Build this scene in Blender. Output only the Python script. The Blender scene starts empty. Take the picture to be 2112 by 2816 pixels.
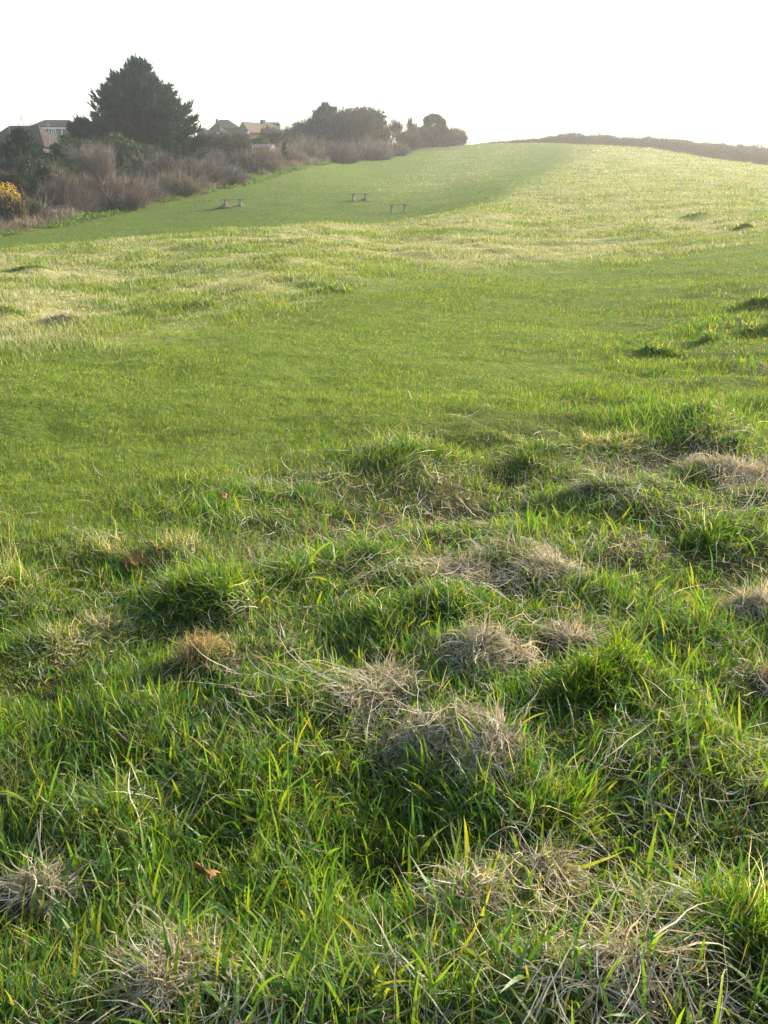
import bpy, math, random
import numpy as np
from mathutils import Vector

rng = np.random.default_rng(7)
random.seed(7)
C = bpy.data.collections.new("place")
bpy.context.scene.collection.children.link(C)
scene = bpy.context.scene

# ------------------------------------------------------------------ camera
PITCH = math.radians(17.3)
CAMZ = 1.65
FPX = 2847.0                       # focal length in pixels of the 2112x2816 frame
cam = bpy.data.cameras.new("camera")
cam.sensor_fit = 'VERTICAL'; cam.sensor_height = 36; cam.lens = 36 * FPX / 2816
cam.clip_start = 0.05; cam.clip_end = 9000
camo = bpy.data.objects.new("camera", cam); C.objects.link(camo)
camo.location = (0, 0, CAMZ); camo.rotation_euler = (math.pi / 2 - PITCH, 0, 0)
scene.camera = camo

# ------------------------------------------------------------------ sky + sun
SUN_AZ, SUN_EL = math.radians(50), math.radians(21)
world = bpy.data.worlds.new("World"); scene.world = world; world.use_nodes = True
wn = world.node_tree
sky = wn.nodes.new('ShaderNodeTexSky'); sky.sky_type = 'NISHITA'; sky.sun_disc = False
sky.sun_elevation = SUN_EL; sky.sun_rotation = SUN_AZ
sky.dust_density = 1.8; sky.air_density = 1.0; sky.ozone_density = 1.0
wn.links.new(sky.outputs[0], wn.nodes['Background'].inputs[0])
wn.nodes['Background'].inputs[1].default_value = 0.15
sl = bpy.data.lights.new("sun", 'SUN'); sl.energy = 4.4; sl.angle = math.radians(0.6)
sl.color = (1.0, 0.90, 0.74)
so = bpy.data.objects.new("sun", sl); C.objects.link(so)
sd = Vector((math.sin(SUN_AZ) * math.cos(SUN_EL), math.cos(SUN_AZ) * math.cos(SUN_EL), math.sin(SUN_EL)))
so.rotation_euler = sd.to_track_quat('Z', 'Y').to_euler()
scene.view_settings.view_transform = 'Standard'; scene.view_settings.look = 'None'
scene.view_settings.exposure = 1.3; scene.view_settings.gamma = 1
scene.cycles.max_bounces = 8; scene.cycles.transmission_bounces = 4; scene.cycles.diffuse_bounces = 4
scene.cycles.transparent_max_bounces = 4; scene.cycles.volume_bounces = 0
scene.cycles.caustics_reflective = False; scene.cycles.caustics_refractive = False

# ------------------------------------------------------------------ helpers
def tag(o, label=None, cat=None, group=None, kind=None):
    if label: o['label'] = label
    if cat: o['category'] = cat
    if group: o['group'] = group
    if kind: o['kind'] = kind
    return o

def empty(name, loc, rz=0):
    o = bpy.data.objects.new(name, None); C.objects.link(o)
    o.location = loc; o.rotation_euler = (0, 0, rz); o.empty_display_size = .2
    return o

def link(name, me, parent=None, loc=None):
    o = bpy.data.objects.new(name, me); C.objects.link(o)
    if parent: o.parent = parent
    if loc is not None: o.location = loc
    return o

def np_mesh(name, verts, faces, mat, cols=None, smooth=False, attrs=None):
    """verts (N,3), faces (M,k) -> mesh"""
    me = bpy.data.meshes.new(name)
    n, (m, k) = len(verts), faces.shape
    me.vertices.add(n); me.vertices.foreach_set('co', verts.astype(np.float32).ravel())
    me.loops.add(m * k); me.loops.foreach_set('vertex_index', faces.astype(np.int32).ravel())
    me.polygons.add(m); me.polygons.foreach_set('loop_start', np.arange(0, m * k, k, dtype=np.int32))
    me.polygons.foreach_set('use_smooth', np.full(m, smooth))
    me.update(calc_edges=True)
    if cols is not None:
        a = me.color_attributes.new('tint', 'FLOAT_COLOR', 'POINT')
        c4 = np.ones((n, 4), np.float32); c4[:, :3] = cols
        a.data.foreach_set('color', c4.ravel())
    for an, av in (attrs or {}).items():
        a = me.attributes.new(an, 'FLOAT', 'POINT'); a.data.foreach_set('value', av.astype(np.float32))
    me.materials.append(mat)
    return me

def hash2(ix, iy, seed):
    h = (ix.astype(np.int64) * 374761393 + iy.astype(np.int64) * 668265263 + seed * 1274126177) & 0xffffffff
    h = ((h ^ (h >> 13)) * 1274126177) & 0xffffffff
    return ((h ^ (h >> 16)) & 0xffffff) / float(0xffffff)

def vnoise(x, y, seed=0):
    ix, iy = np.floor(x), np.floor(y); fx, fy = x - ix, y - iy
    fx = fx * fx * (3 - 2 * fx); fy = fy * fy * (3 - 2 * fy)
    a = hash2(ix, iy, seed); b = hash2(ix + 1, iy, seed); c = hash2(ix, iy + 1, seed); d = hash2(ix + 1, iy + 1, seed)
    return (a * (1 - fx) + b * fx) * (1 - fy) + (c * (1 - fx) + d * fx) * fy

def fnoise(x, y, seed=0, octv=3):
    s = 0; a = 1; t = 0
    for o in range(octv):
        s = s + a * vnoise(x * 2 ** o, y * 2 ** o, seed + 17 * o); t += a; a *= .5
    return s / t

def ray(u, v):
    xc, yc = (u - 1056.0) / FPX, -(v - 1408.0) / FPX
    dx = xc; dy = math.cos(PITCH) + yc * math.sin(PITCH); dz = -math.sin(PITCH) + yc * math.cos(PITCH)
    r = math.hypot(dx, dy)
    return math.atan2(dx, dy), dz / r

# ------------------------------------------------------------------ the lie of the land
anch = []
def ap(u, v, d):
    az, te = ray(u, v); anch.append((az, math.log(d), CAMZ + te * d))
def az_(u, d, z):
    az, te = ray(u, 450); anch.append((az, math.log(d), z))
for a in (-40, -25, -12, 0, 12, 25, 40):
    for d in (0.5, 1.5, 3.5, 7.0):
        anch.append((math.radians(a), math.log(d), 0.0))
for t in [(0,935,12.4),(0,760,24),(0,690,38),(400,925,12.6),(400,740,26),(300,660,40),(600,636,43),(900,612,47),(1150,600,50),
          (1300,576,55),(0,638,73),(200,605,80),(400,560,90),(640,510,105),(860,450,140),(1060,419,185),
          (640,560,83),(1000,552,84),(1095,580,75),(1056,500,120),(1056,450,150),(1056,405,215),
          (1300,545,78),(1300,500,108),(1300,450,150),(1280,399,225),(1056,800,18),(1056,700,29),(1056,640,40),
          (1500,700,29),(1500,600,48),(1500,560,62),(1500,500,92),(1500,450,140),(1500,400,225),
          (1800,700,28),(1800,600,44),(1800,500,92),(1800,440,150),(1800,410,195),
          (2112,800,18),(2112,640,32),(2112,560,55),(2112,500,92),(2112,456,150),(2300,480,140),(2300,640,32)]:
    ap(*t)
for t in [(0,48,-1.25),(0,60,-1.6),(300,58,-1.2),(600,60,-.95),(900,62,-.45),(1100,62,-.15),
          (0,100,.2),(0,130,2.5),(0,190,6),(0,300,8),(400,125,2.9),(400,190,6.5),(400,300,8),(640,130,3.7),(640,200,8),
          (900,165,6.2),(900,220,9),(1200,200,8.9),(-250,38,-.5),(-250,70,-1.6),(-250,130,2),(-250,300,7),
          (1056,300,8.5),(1500,300,6.5),(1800,260,6.5),(2112,200,4.6),(2112,300,0)]:
    az_(*t)
for u in (-250, 400, 1056, 1700, 2300):
    az_(u, 700, -8); az_(u, 3000, -40)
A = np.array(anch); SC = np.array([4.0, 1.0])
def tps(d2): return 0.5 * d2 * np.log(d2 + 1e-9)
P_ = A[:, :2] * SC
n_ = len(A)
K = tps(((P_[:, None] - P_[None]) ** 2).sum(2)) + np.eye(n_) * 2e-4
Q = np.hstack([np.ones((n_, 1)), P_])
W = np.linalg.solve(np.block([[K, Q], [Q.T, np.zeros((3, 3))]]), np.concatenate([A[:, 2], np.zeros(3)]))
GA = np.radians(np.linspace(-42, 42, 421)); GL = np.linspace(math.log(.4), math.log(3500), 760)
ga, gl = np.meshgrid(GA, GL, indexing='ij')
pp = np.stack([ga.ravel(), gl.ravel()], 1) * SC
ZM = np.zeros(len(pp))
for i in range(0, len(pp), 20000):
    q = pp[i:i + 20000]
    ZM[i:i + 20000] = tps(((q[:, None] - P_[None]) ** 2).sum(2)) @ W[:n_] + W[n_] + q @ W[n_ + 1:]
ZM = ZM.reshape(ga.shape)
ZM *= np.clip((gl - math.log(2.0)) / 1.2, 0, 1)         # level under the viewer's feet

def lookup(G, x, y):
    az = np.arctan2(x, y); l = np.log(np.maximum(np.hypot(x, y), .41))
    fi = np.clip((az - GA[0]) / (GA[1] - GA[0]), 0, len(GA) - 1.001)
    fj = np.clip((l - GL[0]) / (GL[1] - GL[0]), 0, len(GL) - 1.001)
    i, j = fi.astype(int), fj.astype(int); fi = fi - i; fj = fj - j
    return (G[i, j] * (1 - fi) + G[i + 1, j] * fi) * (1 - fj) + (G[i, j + 1] * (1 - fi) + G[i + 1, j + 1] * fi) * fj

def zmac(x, y):
    x, y = np.asarray(x, float), np.asarray(y, float)
    s = np.clip((math.radians(120) - np.abs(np.arctan2(x, y))) / math.radians(70), 0, 1)
    return lookup(ZM, x, y) * s

LD = np.exp(np.linspace(math.log(.8), math.log(600), 3000))
def hit(u, v):
    """point of the land seen at a place of the photograph (used to survey the zones)"""
    az, te = ray(u, v)
    x, y = np.sin(az) * LD, np.cos(az) * LD
    below = CAMZ + te * LD < zmac(x, y)
    k = int(np.argmax(below)) if below.any() else len(LD) - 400
    return x[k], y[k], LD[k]

def zone(poly):
    pts = []
    for u, v in poly:
        x, y, d = hit(u, v); pts.append((math.atan2(x, y), math.log(d)))
    m = np.zeros(ga.shape, bool)
    for (a0, l0), (a1, l1) in zip(pts, pts[1:] + pts[:1]):
        c = (ga < a0) != (ga < a1)
        if a0 != a1:
            m ^= c & (gl < (l1 - l0) * (ga - a0) / (a1 - a0) + l0)
    return m.astype(float)

def blur(G, si, sj):
    for ax, s in ((0, si), (1, sj)):
        k = np.exp(-.5 * (np.arange(-3 * s, 3 * s + 1) / s) ** 2); k /= k.sum()
        G = np.apply_along_axis(lambda r: np.convolve(np.pad(r, 3 * s, mode='edge'), k, 'valid'), ax, G)
    return G

ROUGH = blur(zone([(-900,720),(0,690),(300,661),(600,637),(900,613),(1150,601),(1290,578),(1400,535),(1490,490),(1560,450),(1600,420),
                   (1615,402),(1800,410),(2112,457),(2700,560),(2700,600),(2112,655),(1800,700),(1500,735),(1200,757),(1000,790),(700,868),
                   (560,900),(330,933),(0,935),(-900,940)]), 2, 6)
HIROUGH = blur(zone([(1000,520),(1180,470),(1230,412),(1380,402),(1470,402),(1420,440),(1330,490),(1180,530)]), 4, 8)
LONG = blur(zone([(-1500,1560),(0,1540),(250,1480),(520,1400),(800,1310),(1100,1235),(1350,1195),(1600,1150),(1900,1120),(2112,1090),(3200,1040),
                  (3600,6000),(-1900,6000)]), 5, 9)
LONG = np.maximum(LONG, .38 * blur(zone([(1700,985),(1850,870),(2000,800),(2300,780),(2700,1100),(2112,1100),(1900,1125)]), 8, 8))
DARKBAND = blur(zone([(-900,730),(-900,640),(0,638),(300,588),(640,520),(900,500),(1150,478),(1330,440),(1440,403),(1590,403),(1560,445),(1480,490),(1400,535),(1290,578),(1150,601),(900,613),(600,637),(300,661),(0,690)]), 5, 9)  # band through the hollow where the mown grass colour is darkened
EDGE = blur(zone([(-900,600),(-900,730),(0,645),(200,612),(400,566),(640,514),(860,456),(1060,421),(1270,404),(1270,399),(1060,402),(860,405),
                  (640,440),(400,450),(200,500),(0,540)]), 1, 3)
bx_, by_ = np.sin(ga) * np.exp(gl), np.cos(ga) * np.exp(gl)

# tussocks surveyed from the photograph: u, v of the foot, radius m, rise m
STRAW = []   # filled below; every tussock raises the turf a little
TUS = [
 # u, v, r, rise, kind, label
 (470,1545,.42,.17,'mixed','ragged straw and green tussock left of centre at the edge of the long grass'),
 (1640,1375,.33,.17,'straw','pale straw tussock on the right with wispy stalks sticking up from it'),
 (1700,1225,.42,.10,'mixed','low straw tussock farthest back at right, on the border with the short mown grass'),
 (1390,1570,.36,.15,'straw','wide grey straw mound right of centre, its matted top catching the light'),
 (2010,1315,.48,.16,'straw','straw tussock arched like a crescent at the right edge above the dark green hummock'),
 (2010,1490,.42,.28,'green','big dark green hummock at the right edge with its near side in shade'),
 (1330,1830,.22,.12,'straw','tangled straw tussock just behind and to the right of the tallest straw clump'),
 (1585,1770,.16,.10,'straw','small upright straw tuft behind the bright backlit green clump'),
 (570,1860,.20,.13,'gold','small golden straw tuft standing alone left of centre in the dark grass'),
 (1010,1930,.21,.21,'straw','tallest straw clump in the middle foreground with long stalks thrown out to the left'),
 (1170,2020,.17,.12,'straw','straw drape with green blades through it, directly below the tallest straw clump'),
 (1340,2110,.18,.09,'straw','lowest end of the straw spilling down to the right from the tallest clump'),
 (1670,1930,.25,.19,'lush','bright backlit green clump right of centre with a dark shadow in front'),
 (1120,1720,.34,.12,'dark','dark green swept tussock in the middle between two straw mounds'),
 (600,1690,.30,.08,'lush','yellow green tussock left of centre behind the golden straw tuft'),
 (1470,2395,.12,.06,'straw','flattened straw patch right of centre in the near foreground'),
 (1750,2770,.12,.05,'straw','bent pale straw clump at the bottom right corner'),
 (500,2800,.22,.07,'straw','broad pale straw clump along the bottom edge at left'),
 (2085,1690,.20,.10,'straw','pale straw mound cut by the right edge, level with the middle straw mounds'),
 (2100,1850,.16,.07,'straw','small straw patch at the right edge below the other straw mound'),
 (190,1770,.30,.04,'mixed','flat worn straw mat on the left in front of the ragged tussock'),
 (25,1660,.26,.14,'tall','tall wispy tussock at the left edge with thin dry stalks'),
 (1950,1175,.30,.09,'mixed','thin dry tussock far right beside the mown grass'),
 (1480,1250,.26,.14,'dark','dark green tussock behind the wispy straw tussock'),
 (1160,1275,.32,.10,'dark','wide dark tussock at the border of the mown grass, centre right'),
 (850,1390,.24,.11,'dark','small dark green tussock at the border of the mown grass, centre left'),
 (980,1560,.34,.10,'dark','low green tussock left of the wide grey straw mound'),
 (1290,2500,.14,.06,'straw','thin straw wisp in the centre of the near foreground'),
 (2000,2640,.30,.10,'lush','lush dark long grass clump at the lower right edge'),
 (1560,2260,.22,.09,'lush','fan of broad bright blades above the flattened straw patch'),
 (80,2460,.11,.04,'straw','small bent straw wisp near the left edge of the near foreground'),
 (180,895,.38,.20,'straw','lone straw tussock far left at the edge of the mown strip'),
 (2085,845,.45,.26,'dark','dark peaked tussock at the right edge beyond the mown grass'),
 (2105,905,.42,.22,'dark','dark tussock at the right edge just below the peaked one'),
 (1970,935,.30,.17,'dark','dark tussock pair standing out of the mown grass at right'),
 (1800,970,.30,.12,'dark','low dark tussock in the mown grass at right, nearest of that row'),
 (560,855,.40,.15,'dark','dark green tussock on the front fringe of the pale meadow at left'),
 (930,803,.55,.14,'dark','low dark tussock on the front fringe of the pale meadow at centre'),
 (1915,600,1.0,.30,'dark','flat dark tussock high on the right of the pale slope'),
 (2050,630,.45,.28,'dark','small dark tussock near the right edge of the pale slope'),
 (90,745,.55,.22,'dark','small dark tussock far left in the pale meadow'),
 (10,880,.45,.22,'dark','dark tussock cut by the left edge at the meadow fringe'),
]
MX = []
for (u, v, r, hh, kind, lab) in TUS:
    x, y, d = hit(u, v); MX.append((x, y, r, hh))
MX = np.array(MX)

def relief(x, y):
    """everything finer than the macro shape: bumps of the rough, hummocks, tussock mounds"""
    d = np.hypot(x, y)
    lg = lookup(LONG, x, y); rg = lookup(ROUGH, x, y); ed = lookup(EDGE, x, y)
    fade = np.clip(1.6 - d / 260, .25, 1)
    n1 = fnoise(x * 1.3, y * 1.3, 3, 3) - .5; n2 = fnoise(x * 4.1, y * 4.1, 9, 2) - .5
    z = lg * (n1 * .34 + n2 * .08) * np.clip((d - .8) / 1.0, 0, 1)
    z = z + (1 - lg) * (1 - rg) * ((fnoise(x * .5, y * .5, 5, 2) - .5) * .13 + n1 * .06 + n2 * .03 * np.clip(1.5 - d / 15, 0, 1) + n2 * .015) * fade
    z = z + rg * (np.maximum(fnoise(x * .9, y * .7, 21, 3) - .5, -.1) * .30) * fade
    z = z + ed * (fnoise(x * .6, y * .6, 31, 2) * .5)
    for (mx, my, r, hh) in MX:
        near = (np.abs(x - mx) < 2.6 * r) & (np.abs(y - my) < 2.6 * r)
        if near.any():
            t_ = mx * 7.3 + my * 3.1; dx_, dy_ = x[near] - mx, y[near] - my
            dx_, dy_ = dx_ * math.cos(t_) - dy_ * math.sin(t_), dx_ * math.sin(t_) + dy_ * math.cos(t_)
            q = (dx_ * dx_ * .6 + dy_ * dy_ * 1.6) / (r * r) * (.6 + .8 * fnoise(x[near] * 4 / r * .3, y[near] * 4 / r * .3, 67, 2))
            z[near] += hh * .52 * np.exp(-q * 1.7) * (.45 + 1.1 * fnoise(x[near] * 2.2 / r * .3 + mx, y[near] * 2.2 / r * .3, 61, 2))
    return z * np.clip((d - .5) / .8, 0, 1)

def ground(x, y):
    x = np.atleast_1d(np.asarray(x, float)); y = np.atleast_1d(np.asarray(y, float))
    return zmac(x, y) + relief(x, y)
def gz(x, y): return float(ground(x, y)[0])

# ------------------------------------------------------------------ materials
def newmat(name):
    m = bpy.data.materials.new(name); m.use_nodes = True
    nt = m.node_tree; nt.nodes.clear()
    return m, nt, nt.nodes.new('ShaderNodeOutputMaterial')

def leaf_mat(name, transl=.5, gloss=.06, rough=.4, boost=(1.25, 1.2, .8)):
    m, nt, out = newmat(name)
    N = nt.nodes.new; L = nt.links.new
    at = N('ShaderNodeAttribute'); at.attribute_name = 'tint'
    df = N('ShaderNodeBsdfDiffuse'); L(at.outputs[0], df.inputs[0])
    tr = N('ShaderNodeBsdfTranslucent')
    mul = N('ShaderNodeVectorMath'); mul.operation = 'MULTIPLY'; L(at.outputs[0], mul.inputs[0]); mul.inputs[1].default_value = boost
    L(mul.outputs[0], tr.inputs[0])
    mx = N('ShaderNodeMixShader'); mx.inputs[0].default_value = transl; L(df.outputs[0], mx.inputs[1]); L(tr.outputs[0], mx.inputs[2])
    gl = N('ShaderNodeBsdfGlossy'); gl.inputs['Roughness'].default_value = rough; gl.inputs[0].default_value = (1, 1, 1, 1)
    m2 = N('ShaderNodeMixShader'); m2.inputs[0].default_value = gloss; L(mx.outputs[0], m2.inputs[1]); L(gl.outputs[0], m2.inputs[2])
    L(m2.outputs[0], out.inputs[0])
    return m

GRASS = leaf_mat('grass_blade', .55, .03, .5, (1.45, 1.35, .6))
STRAWM = leaf_mat('straw_blade', .38, .02, .6, (1.1, 1.0, .85))
FOL = leaf_mat('foliage', .25, .03, .55, (1.1, 1.1, .7))
TWIG = leaf_mat('twigs', .12, .02, .6, (1, 1, 1))

def ground_mat():
    m, nt, out = newmat('turf'); N = nt.nodes.new; L = nt.links.new
    p = N('ShaderNodeBsdfPrincipled'); p.inputs['Roughness'].default_value = .95
    p.inputs['Specular IOR Level'].default_value = .1
    tc = N('ShaderNodeNewGeometry')
    def noise(scale, detail=6, ms=(1, 1, 1)):
        mp = N('ShaderNodeMapping'); mp.inputs['Scale'].default_value = ms; L(tc.outputs['Position'], mp.inputs[0])
        n = N('ShaderNodeTexNoise'); n.inputs['Scale'].default_value = scale; n.inputs['Detail'].default_value = detail
        n.inputs['Roughness'].default_value = .62; L(mp.outputs[0], n.inputs[0]); return n
    def mixc(fac, a, b):
        x = N('ShaderNodeMix'); x.data_type = 'RGBA'
        if isinstance(fac, float): x.inputs[0].default_value = fac
        else: L(fac, x.inputs[0])
        for s, c in ((6, a), (7, b)):
            if isinstance(c, tuple): x.inputs[s].default_value = (*c, 1)
            else: L(c, x.inputs[s])
        return x.outputs[2]
    def ramp(n, a, b):
        r = N('ShaderNodeMapRange'); r.inputs[1].default_value = a; r.inputs[2].default_value = b; L(n, r.inputs[0]); return r.outputs[0]
    n1 = noise(.35); n2 = noise(3.0); n3 = noise(14.0)
    mown = mixc(ramp(n2.outputs[0], .35, .65), (.09, .145, .015), (.15, .195, .026))
    rough = mixc(ramp(n2.outputs[0], .38, .62), (.25, .25, .06), (.44, .40, .18))
    rough = mixc(ramp(n1.outputs[0], .42, .62), rough, (.16, .19, .05))
    a1 = N('ShaderNodeAttribute'); a1.attribute_name = 'rough'
    a2 = N('ShaderNodeAttribute'); a2.attribute_name = 'longg'
    a3 = N('ShaderNodeAttribute'); a3.attribute_name = 'edge'
    a4 = N('ShaderNodeAttribute'); a4.attribute_name = 'lush'  # mask of the darker ground colour in the hollow band
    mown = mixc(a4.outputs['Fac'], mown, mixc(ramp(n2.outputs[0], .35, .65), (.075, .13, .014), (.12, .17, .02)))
    c = mixc(a1.outputs['Fac'], mown, rough)
    soil = mixc(ramp(n3.outputs[0], .4, .65), (.035, .035, .012), (.10, .085, .035))
    c = mixc(a2.outputs['Fac'], c, soil)
    c = mixc(a3.outputs['Fac'], c, mixc(ramp(n2.outputs[0], .4, .6), (.05, .06, .02), (.16, .12, .07)))
    L(c, p.inputs['Base Color'])
    b = N('ShaderNodeBump'); b.inputs['Strength'].default_value = .9; b.inputs['Distance'].default_value = .08; L(n3.outputs[0], b.inputs['Height'])
    L(b.outputs[0], p.inputs['Normal'])
    L(p.outputs[0], out.inputs[0])
    return m

def solid(name, c1, c2=None, scale=8, rough=.85, bump=0.0):
    m, nt, out = newmat(name); N = nt.nodes.new; L = nt.links.new
    p = N('ShaderNodeBsdfPrincipled'); p.inputs['Roughness'].default_value = rough; p.inputs['Specular IOR Level'].default_value = .15 if rough > .3 else .5
    n = N('ShaderNodeTexNoise'); n.inputs['Scale'].default_value = scale; n.inputs['Detail'].default_value = 6
    g = N('ShaderNodeNewGeometry'); L(g.outputs['Position'], n.inputs[0])
    x = N('ShaderNodeMix'); x.data_type = 'RGBA'; x.inputs[6].default_value = (*c1, 1); x.inputs[7].default_value = (*(c2 or tuple(k * .7 for k in c1)), 1)
    r = N('ShaderNodeMapRange'); r.inputs[1].default_value = .35; r.inputs[2].default_value = .65; L(n.outputs[0], r.inputs[0]); L(r.outputs[0], x.inputs[0])
    L(x.outputs[2], p.inputs['Base Color'])
    if bump:
        b = N('ShaderNodeBump'); b.inputs['Strength'].default_value = bump; b.inputs['Distance'].default_value = .03; L(n.outputs[0], b.inputs['Height']); L(b.outputs[0], p.inputs['Normal'])
    L(p.outputs[0], out.inputs[0]); return m

def brick_mat(name, c1, c2, mortar, sc=1.0, bw=.23, bh=.075, ms=.012):
    m, nt, out = newmat(name); N = nt.nodes.new; L = nt.links.new
    p = N('ShaderNodeBsdfPrincipled'); p.inputs['Roughness'].default_value = .9; p.inputs['Specular IOR Level'].default_value = .1
    tc = N('ShaderNodeTexCoord'); sx = N('ShaderNodeSeparateXYZ'); L(tc.outputs['Object'], sx.inputs[0])
    ad = N('ShaderNodeMath'); L(sx.outputs[0], ad.inputs[0]); L(sx.outputs[1], ad.inputs[1])
    cb = N('ShaderNodeCombineXYZ'); L(ad.outputs[0], cb.inputs[0]); L(sx.outputs[2], cb.inputs[1])
    b = N('ShaderNodeTexBrick'); L(cb.outputs[0], b.inputs[0]); b.inputs['Scale'].default_value = sc
    b.inputs['Brick Width'].default_value = bw; b.inputs['Row Height'].default_value = bh; b.inputs['Mortar Size'].default_value = ms
    b.inputs['Color1'].default_value = (*c1, 1); b.inputs['Color2'].default_value = (*c2, 1); b.inputs['Mortar'].default_value = (*mortar, 1)
    L(b.outputs[0], p.inputs['Base Color']); L(p.outputs[0], out.inputs[0]); return m

M_bark = solid('bark', (.10, .075, .05), (.05, .04, .03), 6, .9, .6)
M_pole = solid('weathered_pole', (.30, .29, .27), (.2, .19, .18), 5)
M_stone = solid('pale_wood', (.42, .36, .28), (.30, .25, .19), 9, .85, .4)
M_plank = solid('grey_plank', (.34, .33, .30), (.22, .21, .19), 12, .8, .3)
M_earth = solid('bare_earth', (.20, .15, .10), (.13, .10, .06), 7, .95, .5)
M_white = solid('white_paint', (.80, .80, .78), (.72, .72, .70), 3, .5)
M_glass = solid('window_glass', (.35, .50, .55), (.12, .20, .22), 1.5, .12)
M_brick = brick_mat('red_brick', (.27, .085, .062), (.21, .075, .055), (.28, .22, .19))
M_brickd = brick_mat('dark_brick', (.09, .06, .05), (.07, .05, .045), (.12, .1, .09))
M_tile = brick_mat('roof_tile', (.060, .042, .030), (.045, .032, .024), (.05, .04, .035), 1, .3, .2, .015)
M_tilep = brick_mat('pale_roof_tile', (.17, .13, .095), (.13, .10, .075), (.16, .11, .08), 1, .3, .2, .015)
M_metal = solid('aerial_metal', (.45, .45, .46), (.35, .35, .36), 4, .4)
M_shed = solid('grey_felt', (.16, .17, .20), (.12, .13, .15), 2, .8)
M_fence = solid('fence_board', (.52, .38, .18), (.40, .28, .13), 6, .8)

# ------------------------------------------------------------------ ground sheet (one sheet to the horizon)
fa = np.radians(np.concatenate([np.linspace(-180, -44, 24)[:-1], np.linspace(-44, 44, 421), np.linspace(44, 180, 24)[1:-1]]))
fr = np.concatenate([[.05, .3], np.exp(np.linspace(math.log(.6), math.log(12), 330)), np.exp(np.linspace(math.log(12.1), math.log(300), 420)),
                     np.exp(np.linspace(math.log(320), math.log(4000), 24))])
aa, rr = np.meshgrid(fa, fr, indexing='ij')
gx, gy = (np.sin(aa) * rr).ravel(), (np.cos(aa) * rr).ravel()
gzv = ground(gx, gy)
na, nr = len(fa), len(fr)
i0 = (np.arange(na)[:, None] * nr + np.arange(nr - 1)[None]); i1 = (((np.arange(na) + 1) % na)[:, None] * nr + np.arange(nr - 1)[None])
F = np.stack([i0, i0 + 1, i1 + 1, i1], -1).reshape(-1, 4)
rmask = np.clip(lookup(ROUGH, gx, gy) + .45 * lookup(HIROUGH, gx, gy), 0, 1)
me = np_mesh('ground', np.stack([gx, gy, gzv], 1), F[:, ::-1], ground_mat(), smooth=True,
             attrs={'lush': lookup(DARKBAND, gx, gy), 'rough': rmask, 'longg': lookup(LONG, gx, gy), 'edge': lookup(EDGE, gx, gy)})
tag(link('ground', me), kind='structure')

# ------------------------------------------------------------------ blade builder
def make_blades(base, L, w, phi, th0, curl, cb, ct, seg, wob=0.0, twist=.5, prof=None, fall=None, drape=False):
    N = len(L); T = np.linspace(0, 1, seg + 1)
    if prof is None: prof = np.array([.75, 1.0, .9, .7, .45, .04]) if seg >= 4 else np.array([.8, 1, .05])
    pw = np.interp(T, np.linspace(0, 1, len(prof)), prof)
    th = th0.copy(); ph = phi.copy(); p = base.copy()
    tw = rng.normal(0, twist, N)
    V = np.empty((N, seg + 1, 2, 3), np.float32); Cc = np.empty((N, seg + 1, 2, 3), np.float32)
    step = (L / seg)[:, None]
    for s in range(seg + 1):
        d = np.stack([np.cos(ph) * np.sin(th), np.sin(ph) * np.sin(th), np.cos(th)], 1)
        a = np.stack([-np.sin(ph), np.cos(ph), np.zeros(N)], 1)
        b = np.cross(d, a); side = a * np.cos(tw)[:, None] + b * np.sin(tw)[:, None]
        ww = (w * pw[s] * .5)[:, None]
        V[:, s, 0] = p - side * ww; V[:, s, 1] = p + side * ww
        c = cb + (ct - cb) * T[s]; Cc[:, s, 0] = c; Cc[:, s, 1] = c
        p = p + d * step
        th = th + curl / seg + (rng.normal(0, wob, N) if wob else 0)
        if wob: ph = ph + rng.normal(0, wob * 1.3, N)
        tw = tw + rng.normal(0, .15, N)
    V = V.reshape(N, -1, 3); Cc = Cc.reshape(N, -1, 3)
    if drape:                                              # lie along the turf instead of sticking out of it
        g = ground(V[:, :, 0].ravel(), V[:, :, 1].ravel()).reshape(N, -1)
        V[:, :, 2] = g + np.clip(V[:, :, 2] - base[:, 2:3], -.005, .2) * .8 + rng.random((N, 1)) * .035 + .004
    elif fall is not None:                                   # keep tips out of the soil
        V[:, :, 2] = np.maximum(V[:, :, 2], fall[:, None] + .004)
    k = 2 * (seg + 1); q = np.array([[2 * s, 2 * s + 1, 2 * s + 3, 2 * s + 2] for s in range(seg)])
    F = (np.arange(N)[:, None, None] * k + q[None]).reshape(-1, 4)
    return V.reshape(-1, 3), F, Cc.reshape(-1, 3)

class Pile:
    def __init__(s): s.v = []; s.f = []; s.c = []; s.n = 0
    def add(s, vfc):
        v, f, c = vfc; s.v.append(v); s.f.append(f + s.n); s.c.append(c); s.n += len(v)
    def mesh(s, name, mat): return np_mesh(name, np.concatenate(s.v), np.concatenate(s.f), mat, np.concatenate(s.c))

U = lambda a, b, n: rng.uniform(a, b, n)
def tint(c, n, var=.18, hue=.08):
    c = np.asarray(c, float)
    out = c[None] * np.exp(rng.normal(0, var, n))[:, None]
    out *= np.exp(rng.normal(0, hue, (n, 3)))
    return np.clip(out, 0, .85)

GREENS = np.array([[.066, .182, .014], [.112, .24, .016], [.045, .148, .030], [.17, .27, .022], [.26, .29, .03]])
def greens(n, yl=0.0):
    pr = np.array([.33, .27, .18, .15, .07]); pr[3:] *= 1 + yl * 3; pr /= pr.sum()
    return tint([1, 1, 1], n, .2, .07) * GREENS[rng.choice(5, n, p=pr)]
STR = np.array([[.68, .60, .43], [.54, .45, .29], [.80, .74, .59], [.42, .33, .19]])
def straws(n): return tint([1, 1, 1], n, .15, .05) * STR[rng.choice(4, n)]

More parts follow.
